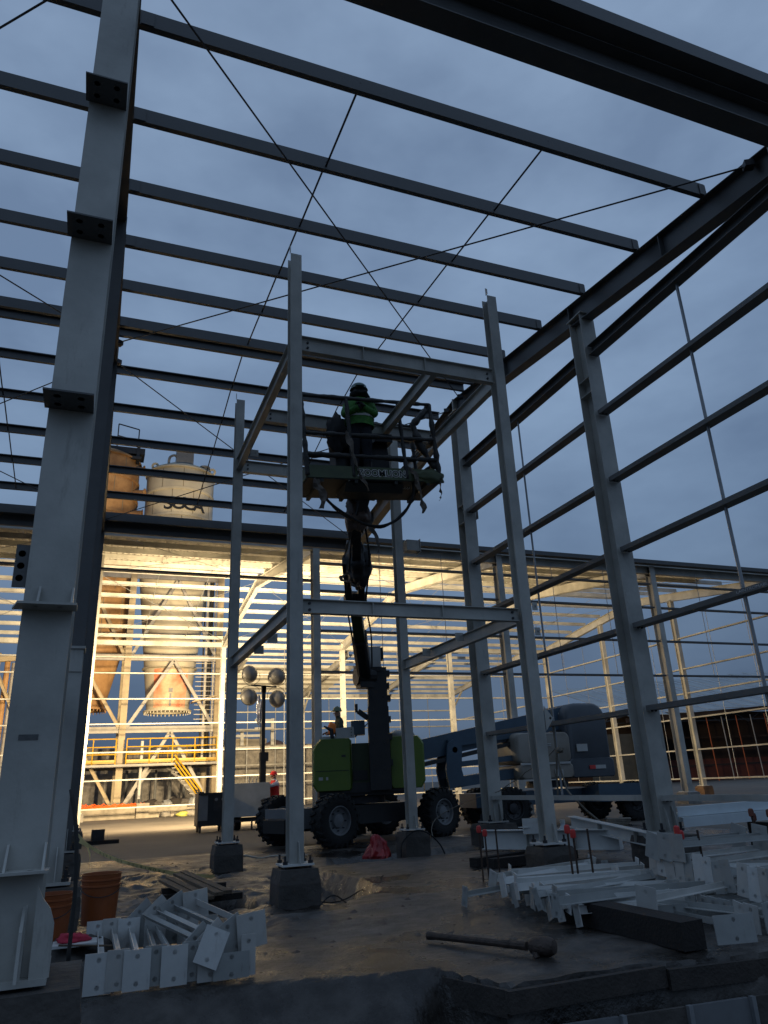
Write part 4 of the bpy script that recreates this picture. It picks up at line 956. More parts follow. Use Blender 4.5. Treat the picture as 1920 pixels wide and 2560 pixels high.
# ------------------------------------------------------------------ silos and their support tower
def silo(cx, cyy, R0, zt, zc, R1, zb, m_, label, rings):
    t = thing('silo', (cx, cyy, 0), label, 'silo')
    mb = MB(); mb.lathe([(R1, zb), (R0, zc), (R0, zt), (R0 * .97, zt + .25), (R0 * .45, zt + 1.0), (.01, zt + 1.2)], (cx, cyy, 0), (0, 0, 1), 56); mb.build('shell', m_, t, smooth=True)
    for z in rings: MB().lathe([(R0, z - .12), (R0 + .06, z - .10), (R0 + .06, z + .10), (R0, z + .12)], (cx, cyy, 0), (0, 0, 1), 56).build('hoop', m_, t, smooth=True)
    MB().lathe([(R0, zt - .05), (R0 + .14, zt - .04), (R0 + .14, zt + .06), (R0 * .95, zt + .1)], (cx, cyy, 0), (0, 0, 1), 56).build('top_rim', m_, t)
    mb = MB(); mb.lathe([(R1, zb + .08), (R1 + .22, zb + .08), (R1 + .22, zb - .04), (R1 - .2, zb - .04)], (cx, cyy, 0), (0, 0, 1), 40)
    for k in range(36):
        a = 2 * math.pi * k / 36; mb.box((cx + (R1 + .15) * math.cos(a), cyy + (R1 + .15) * math.sin(a), zb - .10), (.06, .06, .14))
    mb.build('outlet_flange', m_, t)
    SEAM = mat('seam_dark', (.20, .17, .12), .7)
    zs = sorted(list(rings) + [zc, zt])
    for i, (a, b) in enumerate(zip(zs, zs[1:])):   # vertical plate seams
        for k in range(6):
            th = R(-90) + (k - 2.5) * .62 + (.3 if i % 2 else 0); p = V((cx + (R0 + .004) * math.cos(th), cyy + (R0 + .004) * math.sin(th), 0))
            MB().bar(p + V((0, 0, a + .12)), p + V((0, 0, b - .12)), .05, .02, (math.cos(th), math.sin(th), 0)).build('plate_seam', SEAM, t)
    return t
sw = silo(4.95, 56.2, 2.60, 25.0, 16.6, 1.46, 6.75, SILOW, 'tall cream silo with rounded hopper and dark lettering near its top', (23.2, 21.07, 18.6))
mb = MB(); mb.box((5.0, 54.6, 26.0), (1.3, 1.0, 1.5)); mb.build('roof_filter', GREYP, sw)
mb = MB(); mb.tube(curve([(4.4, 54.3, 26.0), (4.2, 54.3, 26.15), (3.9, 54.3, 26.0), (3.8, 54.3, 25.7), (3.8, 54.3, 25.3)], 16), .10, 8); mb.build('roof_pipe', GREYP, sw); mb = MB(); mb.lathe([(.30, 0), (.30, .3), (.42, .3), (.42, .42), (.01, .5)], (6.6, 54.6, 25.1), (0, 0, 1), 14); mb.build('vent_cap', GREYP, sw)
for a in (-2.1, 2.3): MB().lathe([(.30, -.04), (.30, .04), (.12, .04), (.12, -.04), (.30, -.04)], (4.95 + a, 55.0, 25.35), (0, 1, .2), 14).build('lifting_lug', SILOW, sw)
for i, ch in enumerate('SUCA'):
    th = R(-90) + (i - 1.35) * .30 - .0; p = V((4.95 + 2.63 * math.cos(th), 56.2 + 2.63 * math.sin(th), 21.86)); text('lettering', ch, 1.35, frame(p, (-math.sin(th), math.cos(th), 0), (0, 0, 1)), LB, sw, .01, 1.15, 0, .03)
# hatch panel on the hopper with red lead patches
HAT = mat('red_lead_patches', (.72, .62, .40), .6, 0, .12, 1.1, .1, 8, col2=(.62, .16, .08), wear=.2)
mb = MB(); vs = []; nn = 12
for z, dd in ((6.95, 0), (8.2, 0), (9.6, 0)):
    rr = 1.46 + (2.6 - 1.46) * (z - 6.75) / (16.6 - 6.75) + .05
    for k in range(nn + 1):
        th = R(-90) + (k / nn - .5) * (1.55 - .06 * (z - 6.9)); vs.append((4.95 + rr * math.cos(th), 56.2 + rr * math.sin(th), z))
mb.add(vs, [(i * (nn + 1) + k, i * (nn + 1) + k + 1, (i + 1) * (nn + 1) + k + 1, (i + 1) * (nn + 1) + k) for i in range(2) for k in range(nn)]); mb.build('hopper_patch', HAT, sw, smooth=True)
MB().box((4.95, 54.62, 8.2), (.14, .12, 2.4)).box((4.95, 54.6, 8.1), (.30, .16, .3)).build('hopper_latch', GREYP, sw)
mb = MB(); mb.lathe([(1.80, 0), (1.95, .02), (1.95, .12), (1.80, .14)], (4.95, 56.2, 9.7), (0, 0, 1), 40); mb.build('hopper_ring', SILOW, sw)
sr_ = silo(-.82, 56.2, 2.58, 25.6, 11.8, 1.45, 6.9, SILOR, 'rust orange silo beside the cream silo with a railing on top', (23.9, 22.4, 21.0, 18.0, 15.0))
mb = MB(); mb.box((.3, 55.6, 26.4), (3.4, 1.6, .5)); mb.box((1.5, 54.8, 26.0), (.25, .3, 1.4)); mb.box((1.1, 54.4, 25.6), (1.3, .3, .22)); mb.build('roof_frame', DARK, sr_)
mb = MB()
for a, b, z0, z1 in ((-.1, -.1, 26.6, 28.6), (1.45, 1.45, 26.6, 28.3)): mb.tube([(a, 54.9, z0), (b, 54.9, z1)], .05, 6)
mb.tube([(-.1, 54.9, 28.6), (1.45, 54.9, 28.3)], .05, 6); mb.tube([(-.1, 54.9, 27.6), (1.45, 54.9, 27.3)], .04, 6); mb.build('roof_railing', DARK, sr_)
mb = MB(); mb.lathe([(.3, -.4), (.3, .5), (.42, .5), (.42, .62)], (1.65, 55.0, 22.9), (1, -.2, 0), 12); mb.lathe([(.22, -.4), (.22, .4), (.34, .4), (.34, .5)], (1.6, 55.0, 24.9), (1, -.2, 0), 12); mb.lathe([(.25, -.4), (.25, .5), (.36, .55)], (1.6, 54.8, 21.2), (1, -.2, 0), 12); mb.build('side_nozzles', SILOR, sr_)

tw_ = thing('silo_support_tower', (3.5, 54, 0), 'braced steel support tower with yellow railed walkway under the silos', 'support tower')
GIRD = mat('weathered_girder', (.38, .36, .33), .6, 0, .2, 1.5, .1, 10, wear=.3)
YF = 53.4
for x, z1 in ((1.88, 17.5), (8.05, 17.5), (-4.2, 17.0)):
    for y in (YF, 59.0): MB().prism(I_(.42, .42, .03, .02), (x, y, 0), (x, y, z1), (0, 1, 0)).build('leg', TAN, tw_)
for z in (16.0, 10.15, 5.35):
    for a, b in ((1.88, 8.05), (-4.2, 1.88)): MB().prism(I_(.42, .2, .02, .015), (a + .2, YF, z), (b - .2, YF, z)).build('cross_beam', GIRD, tw_)
def br_(p, q, w=.20, m_=GIRD): MB().prism(I_(w, w * .8, .015, .012), p, q).build('diagonal_brace', m_, tw_)
for a, b, m_ in ((1.88, 8.05, GIRD), (-4.2, 1.88, TAN)):
    mid = (a + b) / 2
    for z0, z1 in ((.4, 5.2), (5.5, 10.0), (10.3, 15.8)):
        br_((a + .25, YF - .05, z0), (mid, YF - .05, z1), .22, m_); br_((b - .25, YF - .05, z0), (mid, YF - .05, z1), .22, m_)
br_((5.0, YF + 1, 3.0), (7.6, YF + 1, .4), .24); br_((4.0, YF + 1.2, 3.0), (2.2, YF + 1.2, .4), .2)
MB().box((2.0, YF - .5, 3.05), (12.2, 1.4, .16)).build('walkway_deck', GIRD, tw_)
MB().box((2.0, YF + 2.5, 3.0), (12.2, 4.0, .12)).build('walkway_floor', mat('grating_dark', (.08, .075, .07), .8), tw_)
for a, b in ((-4, 1.55), (2.2, 7.95)):
    for z in (4.70, 4.20, 3.75): MB().tube([(a, YF - 1.15, z), (b, YF - 1.15, z)], .04, 6).build('walkway_rail', YELLOW, tw_)
    MB().box(((a + b) / 2, YF - 1.15, 3.30), (b - a, .03, .22)).build('walkway_toe_board', YELLOW, tw_)
    k = int((b - a) / 1.3)
    for i in range(k + 1):
        x = a + (b - a) * i / k; MB().tube([(x, YF - 1.15, 3.1), (x, YF - 1.15, 4.70)], .04, 6).build('rail_post', YELLOW, tw_)
for z in (4.4, 3.95, 3.5): MB().tube([(3.9, YF + 3.5, z), (7.9, YF + 3.5, z)], .035, 6).build('walkway_rail', YELLOW, tw_)
for i in range(7): MB().tube([(3.9 + i * .66, YF + 3.5, 3.1), (3.9 + i * .66, YF + 3.5, 4.4)], .03, 6).build('rail_post', YELLOW, tw_)
for dz in (.0, .5, 1.0):
    MB().tube([(5.2, YF - 1.6, 3.0 + dz * .6), (7.0, YF - 1.6, .75 + dz * .6), (7.0, YF - 1.6, .2)], .055, 6).build('stair_rail', YELLOW, tw_)
for i in range(9): MB().box((5.2 + i * .2, YF - 1.1, 2.8 - i * .27), (.26, .8, .05)).build('stair_tread', GIRD, tw_)
# pipes, ladder cage and hangers on the right of the tower
for i, (x, r_) in enumerate(((7.2, .09), (7.5, .12), (7.75, .07), (7.0, .06))): MB().tube([(x, YF + .4, 3), (x, YF + .4, 19 - i)], r_, 8).build('riser_pipe', DARK if i % 2 else GIRD, tw_)
for i in range(14): MB().bar((6.5, YF + .2, 6.0 + i * .32), (7.9, YF + .2, 6.0 + i * .32), .05, .05).build('ladder_rung', GIRD, tw_)
MB().box((7.1, YF - .1, 7.3), (1.7, 1.1, .08), Matrix.Rotation(R(-14), 3, 'Y')).build('side_platform', TAN, tw_)
for i in range(6): MB().tube([(2.6 + i * 1.0, YF + 4.8, .1), (2.6 + i * 1.0, YF + 4.8, 2.9)], .09 + .03 * (i % 2), 8).build('process_pipe', GREYP, tw_)
MB().tube([(3.2, YF - .3, 1.0), (3.2, YF - .3, 4.6)], .10, 8).build('white_pipe', WHITE, tw_)
# tower parts seen left of the near column
lt = thing('pipe_rack', (-5.2, 50.5, 0), 'rusty tan pipe rack seen left of the nearest column', 'pipe rack')
for i, (x, r_) in enumerate(((-5.9, .30), (-5.2, .16), (-4.75, .22), (-4.35, .10))): MB().tube([(x, 50.5, 0), (x, 50.5, 9.8 - i * .3)], r_, 10).build('stand_pipe', (TAN, SILOR, GIRD, DARK)[i], lt)
MB().bar((-6.6, 50.2, 9.3), (-4.0, 50.2, 9.5), .3, .3).build('rack_beam', TAN, lt)
br_2 = MB().prism(I_(.2, .16, .02, .015), (-5.9, 50.1, 9.0), (-4.4, 50.1, 6.0)).build('rack_brace', TAN, lt)

# back wall, low concrete wall and rubble behind the far frame
bw = MB(); bw.box((5, 61.5, 2.3), (26, .3, 4.6)); tag(bw.build('plant_wall', CONC), 'grey plant wall in shadow under the silos', 'wall')
lw = MB(); vs = []
lw.box((2.0, 47.6, .32), (7.2, .5, .64)); lw.box((6.9, 47.5, .24), (2.6, .5, .48)); lw.box((3.1, 47.25, .40), (.7, .4, .8))
tag(lw.build('low_wall', mat('pale_concrete', (.26, .23, .18), .85, 0, .3, 2, .4, 8)), 'low rough concrete kerb wall behind the far girts', 'wall')
nt_ = MB()
for k in range(44):
    x = -.6 + 3.6 * (k % 22) / 22; nt_.tube(wob([(x, 47.3, .62 + .04 * (k // 22)), (x + .3, 47.2, .74 + .1 * math.sin(k)), (x + .6, 47.35, .63)], .10, 4), .028, 4)
o = nt_.build('orange_netting', mat('orange_net', (.75, .12, .015), .7, 0, .2, 5), smooth=True); tag(o, 'heap of orange safety netting along the low wall', 'netting')
ru = thing('rubble_heap', (5.6, 46.9, 0), 'pale rubble and plastic heap on the lit floor below the silos', 'rubble')
for k in range(12): lump((4.3 + random.uniform(0, 3.0), 46.9 + random.uniform(-.3, .3), .12), (random.uniform(.15, .45), .25, random.uniform(.10, .24)), 'rubble_piece', (CONC, mat('yellow_green_plastic', (.45, .45, .10), .6), TAN)[k % 3 if k < 8 else 0], ru, k, .5, 8)
db = thing('scrap_heap', (5.5, 48.6, 0), 'dark scrap and broken boards behind the low wall', 'scrap')
for k in range(9): lump((3.6 + k * .5, 48.6, .7), (random.uniform(.3, .5), .3, random.uniform(.15, .3)), 'scrap_piece', (WOODD, CONCD, GREYP)[k % 3], db, k * 3, .6, 8)

# louvred plant building and frames behind the light tower
pb = thing('louvred_plant_building', (14, 62, 0), 'grey plant building with louvre panels and pipe frames behind the light tower', 'building')
MB().box((12.0, 64.5, 2.2), (3.4, 3, 6.0)).build('wall', mat('plant_grey', (.22, .20, .17), .7, 0, .2, .8), pb)
MB().box((11.2, 62.6, 2.6), (1.6, .6, 5.2)).build('pump_housing', mat('plant_tan', (.30, .26, .19), .7, 0, .2, .8), pb)
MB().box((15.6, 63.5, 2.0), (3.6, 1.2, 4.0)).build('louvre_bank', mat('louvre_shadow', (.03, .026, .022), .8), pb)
for r_ in range(13):
    for c_ in range(3): MB().prism([(-.13, 0), (.13, .10), (.13, .13), (-.13, .03)], (13.95 + c_ * 1.15, 62.8, .75 + r_ * .26), (14.95 + c_ * 1.15, 62.8, .75 + r_ * .26)).build('louvre_blade', TAN, pb)
for a, z1 in ((11.4, 5.9), (13.0, 5.8), (13.9, 6.7)): MB().bar((a, 61.8, 0), (a, 61.8, z1), .26, .26, (0, 1, 0)).build('pipe_frame_post', LGREY, pb)
for a, b, z in ((10.6, 13.0, 5.75), (10.6, 13.0, 5.35), (12.4, 14.0, 6.55), (12.4, 14.0, 5.9)): MB().bar((a, 61.7, z), (b, 61.7, z), .2, .2).build('pipe_frame_beam', LGREY, pb)
lump((14.3, 62.5, 4.2), (1.0, .7, .85), 'motor', mat('brown_motor', (.08, .05, .04), .6), pb, 2, .1)
MB().box((13.2, 61.9, .9), (5, .4, .5)).build('plinth', CONC, pb)
pk = MB()
for k in range(3): pk.box((8.2 + k * 7.7, 49.5, .35), (1.2, .8, .7))
for i, (x, y) in enumerate(((31.8, 72), (33.6, 70), (35.5, 73))):
    t = thing('yard_lamp', (x, y, 0), 'small distant yard lamp %s the blue lift linkage' % ('left in', 'shining through', 'right in')[i], 'lamp', 'distant yard lamps')
    MB().tube([(x, y, 0), (x, y, 3.1)], .06, 6).build('post', DARK, t); MB().lathe([(.001, -.14), (.10, -.10), (.14, 0), (.10, .10), (.001, .14)], (x, y, 3.2), (0, 0, 1), 12).build('lamp_globe', mat('yard_lamp_lit', (1, .9, .7), .4, emit=(1, .85, .55), estr=6), t)

# dark open shed on the right, with trusses, poles and a red container wall
sh = thing('open_shed', (62, 66, 0), 'dark open shed with pale roof sheets and thin props behind the right frame', 'shed')
SHD = mat('shed_dark', (.035, .022, .018), .9, 0, .4, .5); PALER = mat('pale_roof_sheet', (.34, .37, .38), .5, 0, .2, .5)
MB().box((78, 76, 4), (54, .3, 8.2)).build('back_wall', SHD, sh)
MB().box((76, 70, 1.1), (46, .5, 2.4)).build('red_wall', mat('red_brown_wall', (.10, .028, .02), .85, 0, .4, .6), sh)
for k in range(17): 
    x = 52.5 + k * 2.6; mb = MB(); mb.prism([(-1.28, 0), (1.28, 0), (1.28, .06), (-1.28, .06)], (x, 63.0, 6.55 + k * .16), (x, 77, 10.9 + k * .20), (0, 0, 1)); mb.build('roof_sheet', PALER, sh)
MB().prism(rect(.2, .45), (51, 63.4, 6.2), (96, 63.4, 8.9)).build('eave_beam', SHD, sh)
for k in range(18):
    x = 53.5 + k * 2.1; MB().tube([(x, 63.6, 0), (x - .2, 63.6, 6.0 + k * .1)], .05, 5).build('prop', mat('orange_lit_prop', (.40, .10, .03), .7) if k % 2 == 0 else GIRD, sh)  # orange light on alternate props put into their colour
for k in range(10): MB().tube([(52 + k * 4, 64, 6.0), (54 + k * 4, 64, 7.0)], .06, 5).build('truss_web', DARK, sh); MB().tube([(56 + k * 4, 64, 6.0), (54 + k * 4, 64, 7.0)], .06, 5).build('truss_web', DARK, sh)
MB().bar((50, 64, 6.0), (96, 64, 6.6), .12, .12).build('truss_chord', DARK, sh)
for z in (1.6, 3.2, 4.6): MB().bar((54, 68, z), (96, 68, z + .1), .12, .16).build('rack_beam', SHD, sh)
tk = thing('dark_tank', (48.6, 62, 0), 'dark square tank with a ladder and light truss left of the shed', 'tank')
MB().box((49.3, 64, 2.6), (3.6, 3, 4.5)).build('shell', mat('tank_dark', (.05, .05, .042), .8, 0, .3, 1), tk)
mb = MB()
for k in range(6):
    mb.tube([(46 + k * .9, 62.5, 5.6 + k * .22), (46.45 + k * .9, 62.5, 6.7 + k * .12)], .05, 5); mb.tube([(46.45 + k * .9, 62.5, 6.7 + k * .12), (46.9 + k * .9, 62.5, 5.8 + k * .22)], .05, 5)
mb.tube([(45.6, 62.5, 5.5), (51.8, 62.5, 7.0)], .06, 5); mb.tube([(45.6, 62.5, 6.6), (51.8, 62.5, 7.4)], .06, 5); mb.build('truss', DARK, tk)
for k in range(9): MB().bar((50.6, 62.3, .6 + k * .6), (52.6, 62.3, .6 + k * .6), .06, .06).build('ladder_rung', GIRD, tk)
for x in (50.6, 51.4, 52.6): MB().tube([(x, 62.3, 0), (x, 62.3, 6.5)], .07, 6).build('ladder_rail', mat('orange_lit_prop', (.4, .1, .03)) if x == 51.4 else DARK, tk)
# ------------------------------------------------------------------ foreground: loose steel, tools, pails
WH = [WHITE, mat('white_steel_paint_b', (.34, .345, .33), .45, 0, .12, 3, .06, 30, wear=.35), mat('white_steel_paint_c', (.48, .47, .44), .45, 0, .12, 3, .06, 30, wear=.3)]
def strut(o, yaw, L_, label, group, pw=.20, ph=.34, roll=0., pitch=0., bar=.05, z=None, proto=[None]):
    """white steel spacer strut: an angle bar welded between two drilled end plates"""
    t = thing('steel_strut', o, label, 'strut', group); wm = random.choice(WH)
    M = Matrix.Translation(V(o)) @ Matrix.Rotation(yaw, 4, 'Z') @ Matrix.Rotation(pitch, 4, 'X') @ Matrix.Rotation(roll, 4, 'Y')
    for s in (0, 1):
        F = M @ frame((0, L_ * s, ph / 2), (1, 0, 0), (0, 0, 1)); mb = MB()
        mb.plate([(-pw / 2, -ph / 2), (pw / 2, -ph / 2), (pw / 2, ph / 2), (-pw / 2, ph / 2)], [(0, ph * .33, .017), (0, -ph * .33, .017)], .010, F, 8); mb.build('end_plate', wm, t)
    mb = MB(); sec = [(0, 0), (bar, 0), (bar, .006), (.006, .006), (.006, bar), (0, bar)]
    p0, p1, uu = M @ V((0, .006, ph * .5)), M @ V((0, L_ - .006, ph * .5)), (M.to_3x3() @ V((0, 0, 1)))
    mb.prism(sec, p0, p1, uu); mb.build('angle_bar', wm, t)
    return t
g1 = 'white steel struts laid side by side at the left'
ORD = ['first', 'second', 'third', 'fourth', 'fifth', 'sixth', 'seventh', 'eighth']
for k in range(7):
    x = .185 + k * .128; strut((x, 6.22 + random.uniform(-.015, .015) - k * .004, .01 + (.010 if k % 2 else 0)), R(-.5 + random.uniform(-1, 1)), 1.52, '%s white strut from the left in the row beside the near column' % ORD[k], g1, .185 if k % 2 == 0 else .15, .255)
for k in range(4):
    strut((.98 + k * .10, 6.34 - k * .02, .13 + .015 * k), R(12 - k * 1.), 1.48, '%s white strut from the left lying askew on top of the left row' % ORD[k], 'white struts askew on the left row', .23, .24, R((-42, -40, -30, -6)[k]), R(1))
strut((1.10, 6.16, .012), R(1), .72, 'low white strut under the askew ones at the right end of the left row', None, .26, .17)
strut((1.23, 6.20, .012), R(6), 1.1, 'tall white strut at the right end of the left row', None, .11, .27)
strut((.90, 6.13, .12), R(2), .40, 'white strut plate leaning tilted against the front of the left row', None, .18, .25, R(24), R(-8))
g2 = 'white steel struts heaped on the slab at the right'
for k in range(28):
    y = 6.30 + (k % 14) * .16 + random.uniform(-.05, .05); z = .015 + .075 * (k // 14) + random.uniform(0, .03)
    yw = -90 + random.uniform(-13, 17); L_ = random.choice((1.45, 1.6, 1.75))
    strut((4.05 + random.uniform(-.12, .2) + .04 * (k % 14), y, z), R(yw), L_, 'white strut in the tangled heap on the slab at the right', g2, random.choice((.08, .10, .13)), random.choice((.16, .19, .23)), R(random.uniform(-22, 22)), R(random.uniform(-2, 2)), .068)
strut((3.90, 7.95, .02), R(-72), 1.1, 'white strut sticking out left of the heap', None, .08, .20, R(10))
strut((4.62, 5.85, .10), R(-80), 1.35, 'long white strut lying over the black timber end', None, .22, .26, R(4), R(1))
NTH = ORD + ['ninth', 'tenth', 'eleventh', 'twelfth', 'thirteenth']
g3 = 'drilled end plates of struts stacked at the far right'
for k in range(13):
    y = 5.35 + k * .145; strut((5.62 + .012 * k, y, .17 + .006 * k + random.uniform(-.02, .02)), R(-90 + random.uniform(-4, 4)), 1.5, '%s white strut from the near end of the upper stacked row at the right edge' % NTH[k], g3, .13, .28, R(random.uniform(-9, 9)), R(random.uniform(-6, 4)))
    if k < 11: strut((5.22 + .01 * k, 5.3 + k * .15, .01), R(-90 + random.uniform(-4, 4)), 1.5, '%s white strut from the near end of the lower stacked row at the right edge' % NTH[k], g3, .14, .22, R(random.uniform(-12, 12)), R(random.uniform(-4, 4)))
for k in range(3): strut((5.7, 6.6 + k * .2, .42), R(-92 + 5 * k), 1.4, '%s white strut from the near end on the very top of the right stack' % ORD[k], 'struts topmost on the right stack', .2, .26, R(8 * k))
strut((4.98, 6.60, .03), R(-167), 1.45, 'white strut running along the black timber towards the camera', None, .16, .22, R(3))
strut((4.80, 5.06, .02), R(-12), .9, 'white strut at the slab edge beside the black timber', None, .34, .20, 0, R(-3))

# sledge-like tool on the slab
tl = thing('pipe_tool', (3.12, 6.04, 0), 'long dark rusty pipe tool with a round head lying on the slab', 'tool')
MB().tube([(2.86, 6.58, .05), (2.90, 6.50, .052), (3.22, 5.84, .062), (3.30, 5.68, .065)], [.034, .027, .027, .033], 10).build('handle', mat('rusty_dark_steel', (.07, .05, .04), .6, .3, .35, 14, .4, 60), tl, smooth=True)
mb = MB(); mb.lathe([(.001, -.11), (.05, -.105), (.066, -.06), (.068, .05), (.05, .09), (.001, .10)], (3.37, 5.55, .075), (.5, -.8, .05), 16); mb.tube([(3.32, 5.62, .08), (3.30, 5.54, .0)], .025, 8); mb.build('head', MATS['rusty_dark_steel'], tl, smooth=True)
MB().tube([(3.20, 5.88, .062), (3.23, 5.82, .063)], .031, 10).build('collar', MATS['rusty_dark_steel'], tl)
# timbers
tm = MB(); tm.prism([(-.11, 0), (.11, .005), (.105, .20), (-.11, .205)], (4.42, 6.75, .0), (4.44, 5.12, .0)); tag(tm.build('timber_baulk', WOODD), 'heavy black timber baulk under the white struts', 'timber')
for i, (a, b, z) in enumerate((((5.75, 11.3), (7.15, 11.8), .05), ((5.9, 11.0), (7.6, 11.25), .05))):
    o = MB().bar((*a, z + .02), (*b, z + .02), .16, .13).build('timber_bearer', WOODD); tag(o, ('old timber bearer under the white beam, farther one', 'old timber bearer under the white beam, nearer one')[i], 'timber', 'timber bearers')
for i in range(4):
    o = MB().prism(rect(.10, .035), (1.12 + .11 * i, 12.0 + .1 * i, .13 + .012 * (i % 2) + (.045 if i > 1 else 0)), (1.34 + .10 * i, 9.55, .13 + .012 * (i % 2) + (.045 if i > 1 else 0))).build('plank', WOOD); tag(o, 'weathered plank in the pile left of the pit, ' + ('left outer', 'second from the left', 'third from the left', 'right outer')[i], 'plank', 'plank pile')
for i in range(2):
    o = MB().bar((1.05, 11.2 - i * 1.2, .075), (1.9, 11.25 - i * 1.2, .08), .08, .07).build('plank_bearer', WOODD); tag(o, 'short batten under the plank pile, ' + ('far one', 'near one')[i], 'batten')
# beams on the floor behind the heap
def floor_beam(p, q, h, w, label, z=.0):
    t = thing('steel_beam', V(p), label, 'beam'); MB().prism(I_(h, w, .012, .009), p, q).build('section', WHITE if 'pale' in label else STEEL, t)
    d = (V(q) - V(p)).normalized(); MB().prism(rect(w, h), V(q), V(q) + d * .015).build('end_plate', WHITE, t)
    for s in (.35, .7):
        c = V(p).lerp(V(q), s); sd = d.cross(V((0, 0, 1))); MB().prism(rect(.01, h - .026), c + sd * .005, c + sd * (w / 2 - .002)).build('stiffener', STEEL, t)
    return t
floor_beam((6.55, 12.4, .30), (8.0, 10.55, .30), .30, .20, 'pale steel beam lying on bearers behind the front right post')
floor_beam((8.05, 11.9, .52), (7.55, 8.75, .34), .18, .16, 'slim pale steel beam propped over the larger floor beam')
t = thing('steel_channel', (6.4, 12.0, .3), 'drilled channel stub standing behind the front right post', 'channel')
mb = MB(); mb.plate([(-.16, -.12), (.16, -.12), (.16, .12), (-.16, .12)], [(-.09, .05, .016), (.08, .05, .016)], .012, frame((7.0, 11.5, .52), (1, -.3, 0), (0, 0, 1))); mb.build('web_plate', WHITE, t)
mb = MB(); mb.box((7.0, 11.6, .5), (.3, .2, .012)); mb.build('flange_plate', WHITE, t)
for i, (z, dy) in enumerate(((.56, 0), (.40, -.1), (.46, .25))):
    o = MB().prism(C_(.15, .09, .006, .02, 1), (9.25, 10.55 + dy, z), (12.6, 10.35 + dy, z + .04)).build('white_purlin', mat('white_blue_purlin', (.62, .68, .70), .4, 0, .08, 2)); tag(o, 'new white C purlin lying on the floor right of the big column, ' + ('top one', 'lowest front one', 'rear one')[i], 'purlin', 'new white purlins on the floor')
for x_, l_ in ((10.9, 'left timber bearer under the new white purlins'), (12.2, 'right timber bearer under the new white purlins')):
    o = MB().box((x_, 10.25, .2), (.1, .9, .38)).build('timber_bearer', WOODD); tag(o, l_, 'timber', 'timber bearers')
# rebar stubs with red caps
RB = mat('rusty_rebar', (.06, .038, .028), .8, .2, .3, 20)
for i, (x, y, h, n, l) in enumerate(((5.16, 9.7, .66, 3, 'rebar stubs with red caps left of the front right post'), (5.14, 7.55, .74, 3, 'rebar stubs with red caps in the middle of the strut heap'), (6.05, 6.85, .70, 3, 'rebar stubs with red caps inside the right strut stack'), (7.7, 7.4, .78, 3, 'rebar stubs with brown caps at the right edge'))):
    t = thing('rebar_stubs', (x, y, 0), l, 'rebar')
    for k in range(n):
        a, b = x + (-.09, .06, .14)[k], y + (0, .12, -.05)[k]; hh = h - (0, .06, .02)[k]
        MB().tube([(a, b, -.05), (a - .01, b, hh)], .012, 6).build('rebar', RB, t)
        if k < 2 or i == 3: MB().lathe([(.014, -.06), (.032, -.05), (.034, -.01), (.030, .025), (.016, .036), (.001, .038)], (a - .01, b, hh), (0, 0, 1), 12).build('cap', REDCAP if i < 3 else mat('brown_cap', (.16, .05, .03), .6), t, smooth=True)
    MB().tube([(x - .11, y, h * .55), (x + .15, y - .02, h * .57)], .006, 5).build('tie_wire', RB, t)
# pails beside the near column
def pail(x, y, z, label, r=.165, h=.40):
    t = thing('pail', (x, y, z), label, 'pail')
    MB().lathe([(.001, .012), (r * .84, .0), (r * .86, .02), (r * .97, h * .74), (r * 1.04, h * .75), (r * 1.04, h * .78), (r * .98, h * .79), (r * 1.0, h * .86), (r * 1.06, h * .87), (r * 1.06, h * .90), (r, h * .91), (r * 1.02, h * .985), (r * 1.06, h), (r * 1.0, h), (r * .82, .04), (.001, .04)], (x, y, z), (0, 0, 1), 32).build('bucket', ORANGE, t, smooth=True)
    MB().tube([(x + r * math.cos(a) * 1.08, y + r * math.sin(a) * .95 - .02, z + h * .80 - .18 * math.sin(a * .5 + 0) * 0 - .10 * math.sin((a - math.pi) if a > math.pi else 0)) for a in np.linspace(math.pi, 2 * math.pi, 14)], .004, 5).build('bail_handle', DARK, t)
    return t
pail(.205, 8.05, .20, 'orange pail with a red rim beside the row of struts', .172, .42)
pail(-.19, 7.7, .12, 'second orange pail half hidden behind the near column', .16, .40)
tr = thing('paint_tray', (.02, 7.35, .16), 'red and white paint tray on the rubble below the pails', 'tray')
MB().box((.02, 7.35, .17), (.34, .24, .02)).build('tray', WHITE, tr); lump((.0, 7.38, .20), (.12, .09, .04), 'red_rag', mat('red_rag', (.45, .03, .06), .9), tr, 4, .4)
MB().tube([(-.1, 7.2, .19), (.30, 7.05, .17)], .008, 6).build('stir_stick', WOOD, tr)
for i, (c, r_, l) in enumerate((((-.02, 7.6, -.02), (.42, .34, .20), 'broken concrete lump under the pails'), ((.02, 6.5, -.35), (.26, .30, .50), 'dark upright concrete lump left of the strut row'), ((.0, 5.6, -.75), (.30, .30, .40), 'dark rubble lump in the trench by the pedestal'))):
    o = lump(c, r_, 'concrete_lump', CONCD, None, i * 5 + 2, .35, 12); tag(o, l, 'concrete lump')
# bent pipe leaning on the near column
o = MB().tube(curve([(-.02, 7.2, .2), (-.02, 7.2, .7), (-.06, 7.2, 1.15), (-.14, 7.25, 1.5)], 14), [.018] * 13, 7)
o = MB().tube(curve([(-.02, 6.9, .05), (-.015, 6.9, .62), (-.05, 6.9, 1.05), (-.12, 6.95, 1.36)], 14), .016, 7).build('bent_rod', mat('dark_hose', (.03, .028, .026), .7), smooth='all'); tag(o, 'dark bent rod standing up beside the near column', 'rod')
